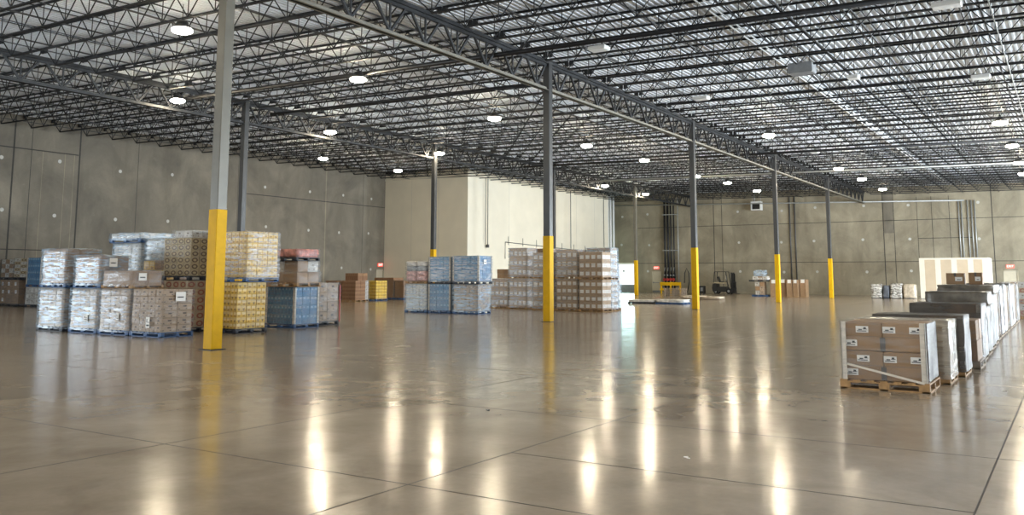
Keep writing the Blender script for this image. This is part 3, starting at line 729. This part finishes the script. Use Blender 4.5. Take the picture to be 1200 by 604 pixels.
# --- brown labelled cartons, rows in the middle
gk = dict(mat='kraft_sq', pallet='wood', wrap='foil')
load('low brown labelled load at the left end of the brown carton rows', 24.6, 25.6, 8.25, 9.4, 0, 1.5, (2, 1, 3), **gk)
load('lower brown labelled load, left of the dark vertical gap', 24.2, 25.2, 6.9, 8.0, 0, 1.5, (2, 1, 3), **gk)
load('highest brown labelled load, left of the dark vertical gap', 24.2, 25.2, 6.9, 8.0, 1.505, 3.02, (2, 1, 3), **gk)
load('lower brown labelled load half behind the second column', 23.7, 24.7, 5.03, 6.3, 0, 1.5, (2, 1, 3), **gk)
load('upper brown labelled load half behind the second column', 23.7, 24.7, 5.03, 6.3, 1.505, 2.76, (2, 1, 3), **gk)
load('lower brown labelled load immediately right of the second column', 23.4, 24.4, 3.62, 4.82, 0, 1.5, (2, 1, 4), 'kraft_sq', 'wood', 'mid')
load('upper brown labelled load immediately right of the second column', 23.4, 24.4, 3.62, 4.82, 1.505, 2.87, (2, 1, 3), **gk)
load('lower brown labelled load at the right corner of the rows', 23.2, 24.15, 2.22, 3.5, 0, 1.46, (2, 1, 4), 'kraft_sq', 'wood', 'clear')
load('upper brown labelled load at the right corner of the rows', 23.2, 24.15, 2.22, 3.5, 1.465, 2.74, (2, 1, 3), 'kraft_sq', 'wood', 'clear')
load('lower foil-wrapped load just behind the right corner of the brown rows', 24.2, 25.0, 2.3, 3.6, 0, 1.46, (2, 2, 5), 'kraft_sq2', 'wood', 'milky', amp=.05)
load('upper foil-wrapped load just behind the right corner, taller than its neighbour', 24.2, 25.0, 2.3, 3.6, 1.465, 2.95, (2, 2, 4), 'kraft_sq2', 'wood', 'milky', amp=.04)
load('lower ragged-film load ending the brown rows beside the bright opening', 25.2, 26.0, 2.65, 3.9, 0, 1.3, (2, 2, 4), 'kraft_sq2', 'wood', 'milky', amp=.06)
load('upper ragged-film load ending the brown rows beside the bright opening', 25.2, 25.95, 2.7, 3.9, 1.305, 2.2, (2, 2, 3), 'kraft_dark', 'wood', 'milky', amp=.07)
load('lower dark load set back behind the highest brown labelled stack', 25.5, 26.5, 6.2, 7.5, 0, 1.5, (2, 2, 3), 'kraft_dark', 'wood', 'mid')
load('upper load set back behind the highest brown labelled stack', 25.5, 26.5, 6.2, 7.5, 1.505, 3.02, (2, 2, 3), 'kraft_dark', 'wood', 'mid')

# --- by the far left corner
load('brown carton load with torn film, leftmost of the far corner group', 28.6, 29.6, 23.75, 25.0, 0, 1.33, (2, 3, 4), 'brownred', 'wood', 'clear')
load('brown printed carton load under a smaller layer in the far corner group', 28.2, 29.2, 21.95, 23.15, 0, 1.33, (2, 4, 5), 'brownred', 'wood', None)
load('brown cartons with pale lids stacked highest in the far corner group', 28.25, 29.2, 21.8, 22.95, 1.335, 1.80, (2, 2, 1), 'brownred', None, None)
load('pale wrapped carton load left of the yellow one in the far corner', 29.4, 30.2, 22.62, 23.4, 0, 1.34, (2, 2, 5), 'white', 'old', 'mid')
load('bright yellow carton load on a blue pallet in the far left corner', 30.9, 32.05, 22.63, 23.7, 0, 1.33, (4, 4, 6), 'yellow', 'blue', 'clear')
load('brown carton load right of the yellow one in the far corner', 34.6, 35.7, 23.38, 24.25, 0, 1.33, (3, 2, 4), 'kraft_dark', 'blue', 'clear')
load('brown carton load just left of its twin beside the yellow one', 34.6, 35.7, 24.3, 25.2, 0, 1.33, (3, 2, 4), 'kraft_dark', 'blue', 'clear')
load('long flat brown load showing above the yellow cartons by the wall', 36.0, 37.2, 25.5, 27.4, 0, 1.52, (2, 4, 5), 'brownred', 'wood', None)

# ------------------------------------------------------------------ right-hand row of wrapped loads
def front_load():
    u0, u1, v0, v1 = .7, 1.75, -14.08, -12.96
    t = thing('pallet_load', 'nearest wrapped pallet of brown labelled cartons with white corner posts', 'pallet load', (u0, v0, 0))
    w, d, ph, H = u1 - u0, v1 - v0, .13, .82
    obj('pallet', pallet_bm(w + .04, d + .06, ph, -.02, -.03), [M['wood']], t)
    cu, cv, cz = (w - .08) / 2, (d - .06) / 2, H / 2
    b = bmesh.new(); box(b, .003, cu - .003, .003, cv - .003, 0, cz - .006, 0, .01); box(b, .0, .003, .01, cv - .01, cz * .5 - .002, cz * .5 + .002, 1)
    cm = mesh_from(b, 'carton', [C['kraft'], M['tape']])
    b = bmesh.new(); box(b, -.004, -.001, -.085, .085, -.045, .045, 0); box(b, -.0055, -.004, -.07, -.01, -.0, .008, 1); box(b, -.0055, -.004, -.06, .07, -.03, -.018, 1); box(b, -.0055, -.004, -.055, -.02, .0, .03, 1); box(b, -.0055, -.004, .0, .05, -.012, .004, 1)
    lm = mesh_from(b, 'label', [M['label'], M['ink']])
    for l in range(2):
        for i in range(2):
            for j in range(2):
                o = obj('carton', cm, None, t, (.04 + i * cu, .03 + j * cv, ph + l * cz))
                if i == 0:
                    ys = (.12, .50) if j == 0 else (.27,)
                    if j == 0: ys = (.06, .47)
                    for y in ys: obj('label', lm, None, o, (-.004, max(.09, min(cv - .09, y)), cz * .74))
                    if j == 1: obj('label', lm, None, o, (-.004, cv - .10, cz * .26))
    b = bmesh.new(); box(b, -.003, 0, -.035, .035, 0, cz * .45, 0)
    tm = mesh_from(b, 'tape', [M['tape']])
    for l in range(2): obj('tape', tm, None, t, (.034, .03 + cv, ph + l * cz + .01))
    for a in (0, 1):
        for c in (0, 1):
            b = bmesh.new(); x = a * (w - .07); y = c * (d - .07)
            box(b, 0 if a == 0 else .058, .012 if a == 0 else .07, 0, .07, 0, H + .0, 0, .002); box(b, 0, .07, 0 if c == 0 else .058, .012 if c == 0 else .07, 0, H, 0, .002)
            obj('corner_post', b, [M['post']], t, (x, y, ph))
    obj('stretch_wrap', film_bm(w, d, .06, ph + H + .004, .012, 3), [F['clear']], t)
    b = bmesh.new(); box(b, .07, w - .02, -.018, -.012, .15, .94, 0); obj('foil_sheet', b, [F['silver']], t)
    b = bmesh.new(); bar(b, (-.02, d * .93, .35), (-.025, d * .03, .13), .006, .03); o = obj('film_rope', b, [M['post']], t)
front_load()
load('second load in the right-hand row, tan dusty film over brown cartons', 2.0, 3.0, -14.22, -12.9, 0, .93, (2, 2, 2), 'kraft', 'wood', 'tan', amp=.02, posts=True)
load('third load in the right-hand row, crumpled grey film, white edge', 3.25, 4.3, -14.3, -12.95, 0, .96, (2, 2, 2), 'kraft_dark', 'wood', 'silver', amp=.03, posts=True)
L = load('half-open load with a bare brown carton and torn film in the right row', 4.75, 5.8, -14.4, -13.25, 0, .84, (2, 1, 2), 'kraft_dark', 'old', 'clear', amp=.04)
L = load('flat dark layer in film lying just before the rolled goods in the right row', 6.2, 7.4, -14.33, -13.1, 0, 1.08, (2, 2, 3), 'kraft_dark', 'old', 'silver', amp=.02, posts=True)
L = load('tall grey load with white posts beneath the rolled dark bundle', 7.9, 9.0, -14.3, -13.25, 0, 1.0, (2, 2, 3), 'kraft_dark', 'old', 'silver', amp=.02, posts=True)
b = lump_bm(1.25, 1.2, .29, 5, .03, roundness=.25); o = obj('wrapped_bundle', b, [simple('dark_wrapped_goods', (.13, .11, .085), .35, var=.35, scale=6, bump=.4)], None, (7.85, -14.35, 1.005)); tag(o, 'long dark film-wrapped bundle lying across the top of a load, right-hand row', 'wrapped bundle')
load('grey load with white posts under the flat dark slab, right-hand row', 9.6, 10.7, -14.25, -13.2, 0, 1.2, (2, 2, 3), 'kraft_dark', 'old', 'silver', amp=.02, posts=True)
b = lump_bm(1.9, 1.2, .2, 8, .03, roundness=.15); o = obj('wrapped_bundle', b, [bpy.data.materials['dark_wrapped_goods']], None, (10.5, -14.28, 1.215)); tag(o, 'flat dark wrapped slab just under the two small cartons, right-hand row', 'wrapped bundle')
load('load directly beneath the two small cartons in the right-hand row', 11.2, 12.3, -14.2, -13.15, 0, 1.2, (2, 2, 3), 'kraft_dark', 'old', 'silver', amp=.02, posts=True)
def carton(label, u, v, z, w, d, h, mat, rz=0):
    t = thing('cardboard_box', label, 'box', (u, v, z), rz)
    b = bmesh.new(); box(b, 0, w, 0, d, 0, h, 0, .006); obj('body', b, [C[mat]], t)
    b = bmesh.new(); box(b, -.001, w + .001, d / 2 - .025, d / 2 + .025, h, h + .002, 0); box(b, -.002, 0, d / 2 - .025, d / 2 + .025, h * .7, h + .002, 0); obj('tape', b, [M['tape']], t)
    b = bmesh.new(); box(b, -.004, 0, .04, .04 + d * .4, h * .3, h * .65, 0); box(b, -.005, -.004, .07, .02 + d * .35, h * .4, h * .45, 1); obj('label', b, [M['label'], M['ink']], t)
carton('brown cardboard box on top of the right-hand row, left of the darker one', 11.6, -13.58, 1.42, .4, .40, .28, 'kraft')
carton('dark grey-brown box with a white label beside the brown box on the row', 11.6, -13.98, 1.42, .35, .30, .29, 'kraft_dark')
for k, u in enumerate((12.9, 14.4, 15.9, 17.4, 19.0, 20.6, 22.2, 23.8)):
    labs = ['silver load with bright film edge next beyond the two small cartons', 'dark-topped silver load, second beyond the two small cartons', 'bright-filmed load third beyond the small cartons in the right row',
            'silver load fourth beyond the small cartons, pale posts', 'silver load fifth beyond the small cartons in the right row', 'silver load sixth beyond the small cartons in the right row',
            'silver load seventh beyond the small cartons, near the red-speckled loads', 'last silver load of the right-hand row before the red-speckled loads']
    load(labs[k], u, u + 1.15, -14.15 + .01 * k, -12.95, 0, 1.40 if k % 2 == 0 else 1.36, (2, 2, 3), 'kraft_dark', 'old', 'silver' if k % 3 else 'clear', amp=.03, posts=True)
for k, (u, v0) in enumerate(((27.0, -14.6), (28.6, -14.7), (30.2, -14.8))):
    SEED[0] += 1
    load(['red and white speckled load at the right picture edge, nearest of three', 'red and white speckled load at the right picture edge, middle of three', 'red and white speckled load at the right picture edge, farthest of three'][k],
         u, u + 1.2, v0, v0 + 1.2, 0, 1.42, (3, 4, 6), 'rings_red', 'wood', 'mid', mat2='white')

# ------------------------------------------------------------------ far floor items
def bundle(label, u0, u1, v0, v1, h, mat, pallet=None, name='wrapped_bundle', ph=.1):
    SEED[0] += 1; t = thing(name, label, 'wrapped bundle', (u0, v0, 0))
    if pallet: obj('pallet', pallet_bm(u1 - u0, v1 - v0, ph), [M[PM[pallet]]], t)
    else: ph = 0
    obj('bundle', lump_bm(u1 - u0, v1 - v0, h, SEED[0], .06, roundness=.3), [mat], t, (0, 0, ph), smooth=True)
sheet = simple('white_folded_film', (.66, .64, .60), .4, var=.3, scale=5, bump=.5)
tanf = simple('tan_folded_card', (.50, .42, .32), .6, var=.3, scale=5, bump=.4)
bundle('low flat load of white film on a dark pallet, farther left on the open floor', 36.0, 37.2, 5.3, 7.0, .14, sheet, 'black')
bundle('low flat load of white film on a blue pallet right beside the third column', 36.0, 37.2, 3.45, 5.2, .18, sheet, 'blue')
bundle('flat tan load on the floor right of the third column', 46.6, 47.8, 5.0, 6.3, .14, tanf, 'old')
bundle('flat tan and white load behind the third column on the floor', 46.8, 48.0, 6.4, 7.9, .18, tanf, 'old')
for k in range(5):
    t = obj('wooden_pallet', pallet_bm(1.0, 1.7, .132), [M['wood_grey']], None, (57 + R.uniform(-.03, .03), 11.8 + R.uniform(-.03, .03), k * .134))
    tag(t, 'bare wooden pallet in the low stack before the yellow guard rail', 'pallet', 'bare pallets stacked by the guard rail')
# yellow guard rail
t = thing('guard_rail', 'yellow steel guard rail standing before the sprinkler risers', 'guard rail', (68.5, 16.6, 0))
for y in (0, 1.0, 2.0):
    b = bmesh.new(); box(b, -.07, .07, y - .07, y + .07, 0, 1.12, 0, .01); obj('post', b, [M['yellow']], t)
b = bmesh.new(); box(b, -.12, -.07, -.1, 2.1, .78, 1.1, 0, .01); obj('rail', b, [M['yellow']], t)
b = bmesh.new(); box(b, -.12, -.07, -.1, 2.1, .30, .52, 0, .01); obj('rail', b, [M['yellow']], t)
# grey barrier panel beneath the bright opening
b = bmesh.new(); box(b, UE - .1, UE - .02, 23.2, 26.5, 0, .8, 0, .01)
for y in (24.0, 25.0, 26.0): box(b, UE - .14, UE - .1, y, y + .06, 0, .8, 0)
tag(obj('dock_barrier', b, [M['grey']]), 'grey low panel closing the foot of the bright dock opening', 'barrier')

# ------------------------------------------------------------------ forklift
def forklift(u, v):
    """local X points from the counterweight to the forks"""
    t = thing('forklift', 'small black forklift parked against the back wall, forks lowered', 'forklift', (u, v, 0), -PI / 2)
    DK, LT = M['black'], simple('forklift_tan_paint', (.50, .42, .27), .4)
    b = bmesh.new(); prism(b, [(-.15, .30), (-.15, .62), (.05, .70), (.9, .70), (1.0, .45), (1.35, .40), (1.35, .22), (0, .2)], -.45, .45); bmesh.ops.bevel(b, geom=b.edges[:], offset=.03, segments=2, affect='EDGES'); obj('chassis', b, [DK], t)
    b = bmesh.new(); prism(b, [(-.42, .25), (-.48, .55), (-.42, .95), (-.30, 1.02), (-.02, 1.02), (-.02, .22), (-.30, .18)], -.5, .5); bmesh.ops.bevel(b, geom=b.edges[:], offset=.04, segments=2, affect='EDGES'); obj('counterweight', b, [DK], t)
    b = bmesh.new(); prism(b, [(-.40, 1.02), (-.42, 1.12), (.62, 1.10), (.66, .98), (.1, 1.0)], -.44, .44); bmesh.ops.bevel(b, geom=b.edges[:], offset=.02, segments=1, affect='EDGES'); obj('hood', b, [LT], t)
    b = bmesh.new(); box(b, .12, .55, -.24, .24, 1.1, 1.2, 0, .03); prism(b, [(.1, 1.18), (-.02, 1.62), (.06, 1.66), (.22, 1.2)], -.22, .22); obj('seat', b, [DK], t)
    b = bmesh.new()
    for s in (-1, 1):
        bar(b, (-.30, s * .44, 1.05), (-.22, s * .42, 2.12), .05); bar(b, (1.12, s * .44, .55), (.92, s * .42, 2.12), .06); bar(b, (-.22, s * .42, 2.12), (.92, s * .42, 2.12), .05)
    for k in range(7): bar(b, (-.22 + k * .19, -.42, 2.13), (-.22 + k * .19, .42, 2.13), .03)
    obj('overhead_guard', b, [DK], t)
    b = bmesh.new()
    for s in (-1, 1):
        box(b, 1.38, 1.50, s * .33 - .04, s * .33 + .04, .08, 2.05); box(b, 1.50, 1.60, s * .25 - .035, s * .25 + .035, .08, 1.95)
    for z in (.3, 1.1, 1.95): box(b, 1.40, 1.48, -.33, .33, z, z + .09)
    tube(b, [(1.44, .1, .2), (1.44, .1, 1.8)], .04, 8); tube(b, [(1.44, -.1, .2), (1.44, -.1, 1.8)], .04, 8)
    obj('mast', b, [DK], t)
    b = bmesh.new()
    for z in (.12, .5): box(b, 1.6, 1.65, -.48, .48, z, z + .1)
    for k in range(7): box(b, 1.6, 1.63, -.46 + k * .15, -.44 + k * .15, .5, 1.15)
    box(b, 1.6, 1.63, -.48, .48, 1.12, 1.16); obj('carriage', b, [DK], t)
    for s in (-1, 1):
        b = bmesh.new(); box(b, 1.65, 1.69, s * .28 - .06, s * .28 + .06, .04, .6); box(b, 1.65, 2.0, s * .28 - .06, s * .28 + .06, .03, .07); obj('fork', b, [M['girder']], t)
    def wheel(x, y, r, w):
        b = bmesh.new(); bmesh.ops.create_cone(b, cap_ends=True, segments=24, radius1=r, radius2=r, depth=w)
        bmesh.ops.bevel(b, geom=[e for e in b.edges if len(e.link_faces) == 2 and abs(e.verts[0].co.z - e.verts[1].co.z) < 1e-4], offset=.02, segments=1, affect='EDGES')
        wo = obj('wheel', b, [M['black_pipe']], t, (x, y, r), (PI / 2, 0, 0))
        b = bmesh.new(); bmesh.ops.create_cone(b, cap_ends=True, segments=16, radius1=r * .5, radius2=r * .45, depth=w + .02); obj('hub', b, [M['grey']], wo)
    for s in (-1, 1): wheel(1.18, s * .42, .27, .2); wheel(-.12, s * .38, .21, .16)
    b = bmesh.new(); bar(b, (1.0, .1, .75), (.78, .1, 1.28), .04); 
    ring = [(.76 + .05 * math.cos(a), .1 + .16 * math.sin(a), 1.3 + .14 * math.cos(a)) for a in [k * PI / 6 for k in range(13)]]; tube(b, ring, .015, 6, cap=False); obj('steering_wheel', b, [DK], t)
    b = bmesh.new(); box(b, .66, .74, .3, .36, 1.3, 1.75, 0, .01); obj('gas_strap', b, [M['label']], t)
forklift(69.6, 13.15)
t = thing('battery_charger', 'dark charger cabinet standing left of the forklift', 'charger', (69.5, 14.6, 0))
b = bmesh.new(); box(b, 0, .6, 0, .6, .05, .75, 0, .03); obj('cabinet', b, [M['black']], t)
b = bmesh.new(); box(b, -.02, 0, .08, .32, .25, .6, 0); obj('panel', b, [M['grey']], t)
b = bmesh.new(); box(b, .05, .55, .05, .12, 0, .05); box(b, .05, .55, .48, .55, 0, .05); obj('foot', b, [M['black']], t)

# ------------------------------------------------------------------ along the back wall
t = thing('mixed_pallet_pile', 'untidy pile of cartons and wrap topped by a second pallet, by the back wall', 'pallet load', (60.0, 5.6, 0))
obj('pallet', pallet_bm(1.1, 1.3, .14), [M['blue_p']], t)
def pile(parent, x0, y0, z0, nx, ny, nz, a, c, hh, rr, mats):
    for i in range(nx):
        for j in range(ny):
            for k in range(nz):
                b = bmesh.new(); box(b, 0, a * .96, 0, c * .94, 0, hh * .97, 0, .01)
                obj('carton', b, [C[rr.choice(mats)]], parent, (x0 + i * a + rr.uniform(-.02, .02), y0 + j * c + rr.uniform(-.03, .03), z0 + k * hh), (0, 0, rr.uniform(-.08, .08)))
rr = random.Random(5)
pile(t, .15, .3, .14, 2, 2, 3, .4, .38, .36, rr, ['kraft', 'white', 'kraft_slot'])
o = obj('pallet', pallet_bm(1.1, 1.6, .12), [M['dark_p']], t, (0, -.1, 1.25))
pile(t, .1, .0, 1.37, 2, 3, 1, .45, .42, .32, rr, ['kraft', 'white', 'kraft_sq2'])
obj('stretch_wrap', lump_bm(.8, .9, .5, 77, .18), [F['milky']], t, (.15, .25, 1.68), smooth=True)
for k, (v0, v1, h, m, u) in enumerate([(4.85, 5.4, 1.38, 'kraft', 60.2), (4.05, 4.8, 1.42, 'kraft_dark', 60.2), (3.55, 4.0, 1.40, 'kraft', 60.0), (3.1, 3.5, 1.40, 'kraft', 60.0), (2.55, 3.05, 1.42, 'kraft', 60.4)]):
    labs = ['orange-brown upright carton next to the untidy pile by the back wall', 'upright carton directly behind the fourth yellow column', 'tall upright carton just right of the fourth yellow column', 'tall upright carton, second from the right of its row', 'tall upright carton at the right end of its row by the back wall']
    t = thing('tall_carton', labs[k], 'box', (u, v0, 0)); d = v1 - v0
    b = bmesh.new(); box(b, 0, .9, 0, d, 0.02, h, 0, .01); obj('body', b, [C[m]], t)
    b = bmesh.new(); box(b, -.006, .3, d * .2, d * .8, h - .28, h + .006, 0, .002); obj('paper_label', b, [M['label']], t)
    b = bmesh.new(); box(b, 0, .9, 0, d, 0, .02); obj('base_board', b, [M['wood']], t)
bl = simple('white_striped_bale_wrap', (.62, .60, .55), .45, var=.45, scale=4.5, bump=.5)
bn = NT('crumpled_white_bale'); _v = bn.coord('Object', (1, 1, 4)); _f = bn.noise(_v, 3.0, 4, .6, 1.0)
pset(bn, bn.mix(bn.rng(_f, .45, .55), (.10, .085, .07), (.70, .68, .63)), .5); bn.bump(_f, .5)
bales = [(-3.40, -2.6, 1.05, bn.m, 'white striped bale at the left end of the low bale row'), (-3.90, -3.48, .95, SK['dgrey'], 'dark bale squeezed between white ones in the low row'),
         (-4.82, -4.0, 1.1, bn.m, 'white striped bale right of the dark one in the low row'), (-5.75, -4.9, 1.05, tanf, 'tan ragged bale at the right end of the low bale row')]
for v0, v1, h, m, l in bales:
    SEED[0] += 1; t = thing('wrapped_bale', l, 'bale', (59.4, v0, 0))
    obj('bale', lump_bm(1.0, v1 - v0, h, SEED[0], .06, roundness=.25), [m], t, (0, 0, .03), smooth=True)
    b = bmesh.new(); box(b, .02, .98, .05, v1 - v0 - .05, 0, .05); obj('base_board', b, [M['dark_p']], t)
# striped drywall enclosure
t = thing('drywall_enclosure', 'tall free-standing drywall box with pale vertical taped seams', 'drywall box', (60.3, -10.62, 0))
b = bmesh.new(); box(b, 0, 3.7, 0, 4.62, .04, 3.06, 0)
for y in (0, .95, 2.05, 3.15, 4.25): box(b, -.004, 0, y, min(4.62, y + .37), .04, 3.06, 1)
for x in (0, 1.2, 2.4, 3.4): box(b, x, x + .3, -.004, 0, .04, 3.06, 1)
box(b, -.006, 3.7, -.006, 4.62, 2.94, 3.07, 1)
obj('panel', b, [M['drywall'], M['mud']], t)
b = bmesh.new(); box(b, .02, 3.68, .02, 4.6, 0, .05); obj('base_track', b, [M['grey']], t)
# small litter on the floor
lit = [(-3.9, -9.9, 'small dark scrap on the floor in the lower middle'), (14.2, 8.0, 'thin wood splinter lying before the blue group'), (-5.2, -12.9, 'curled bit of clear film on the near floor'), (1.6, -14.95, 'pale scrap of wrap on the floor beside the nearest load')]
for u, v, l in lit:
    b = bmesh.new(); bar(b, (-.02, -.03, .004), (.02, .035, .005), .014, .006); bar(b, (.02, .035, .005), (.05, .01, .004), .01, .005)
    tag(obj('floor_scrap', b, [M['wood'] if 'wood' in l else (M['black'] if 'dark' in l else M['label'])], None, (u, v, .001)), l, 'scrap')

# ------------------------------------------------------------------ light: daylight through the open dock doors, world
def door_light(name, loc, rot, sx, sy, power, col=(.80, .91, 1.0)):
    l = bpy.data.lights.new(name, 'AREA'); l.shape = 'RECTANGLE'; l.size = sx; l.size_y = sy; l.energy = power; l.color = col
    o = bpy.data.objects.new(name, l); o.location = loc; o.rotation_euler = rot; link(o); return o
K = 1.5
# left wall openings (light heads -Y)
door_light('daylight_left_door', (-14, VL + .3, 2.3), (-PI / 2, 0, 0), 7, 4.6, 1500 * K)
door_light('daylight_left_door', (-23.5, VL + .3, 2.1), (-PI / 2, 0, 0), 5, 4.2, 300 * K)
for a, b_ in RD: door_light('daylight_right_door', ((a + b_) / 2, VR - .3, 2.0), (PI / 2, 0, 0), b_ - a, 4, (2600 if a > 20 else 900 if a > 10 else 150) * K)
for a, b_ in BD: door_light('daylight_rear_door', (UB - .3, (a + b_) / 2, 2.0), (0, -PI / 2, 0), 4, b_ - a, 160 * K)
for a, b_ in ((-30, -26), (-22, -17.6)): door_light('daylight_back_door', (UE + .3, (a + b_) / 2, 1.9), (0, PI / 2, 0), 3.8, b_ - a, 350 * K)
door_light('daylight_back_opening', (UE + .3, 24.9, 1.9), (0, PI / 2, 0), 2.1, 3.4, 75 * K, (.60, .95, .90))
w = bpy.data.worlds.new('daylight'); bpy.context.scene.world = w; w.use_nodes = True
w.node_tree.nodes['Background'].inputs[0].default_value = (.75, .88, 1, 1); w.node_tree.nodes['Background'].inputs[1].default_value = 1.0

# ------------------------------------------------------------------ camera
fpx, pit, roll, yc, yaw = 1019.58, .1207, .0020, 201.18, .5702
cam = bpy.data.cameras.new('camera'); cam.sensor_width = 36; cam.lens = fpx / 1200 * 36; cam.shift_y = (yc - 302) / 1200; cam.clip_end = 300
co = bpy.data.objects.new('camera', cam)
heading = math.atan2(math.sin(yaw), math.cos(yaw))   # direction of view measured from +X
rot = Matrix.Rotation(yaw - PI / 2, 4, 'Z') @ Matrix.Rotation(PI / 2 + pit, 4, 'X') @ Matrix.Rotation(roll, 4, 'Z')
co.matrix_world = Matrix.Translation((-12.686, -15.865, 1.581)) @ rot
link(co); sc = bpy.context.scene; sc.camera = co
sc.view_settings.view_transform = 'Standard'; sc.view_settings.look = 'None'; sc.view_settings.gamma = 1; sc.view_settings.use_curve_mapping = False
sc.view_settings.exposure = 1.0
cy = sc.cycles
cy.use_denoising = True
try: cy.denoiser = 'OPENIMAGEDENOISE'
except Exception: pass
cy.max_bounces = 6; cy.diffuse_bounces = 4; cy.glossy_bounces = 3; cy.transparent_max_bounces = 16; cy.sample_clamp_indirect = 8; cy.caustics_reflective = False
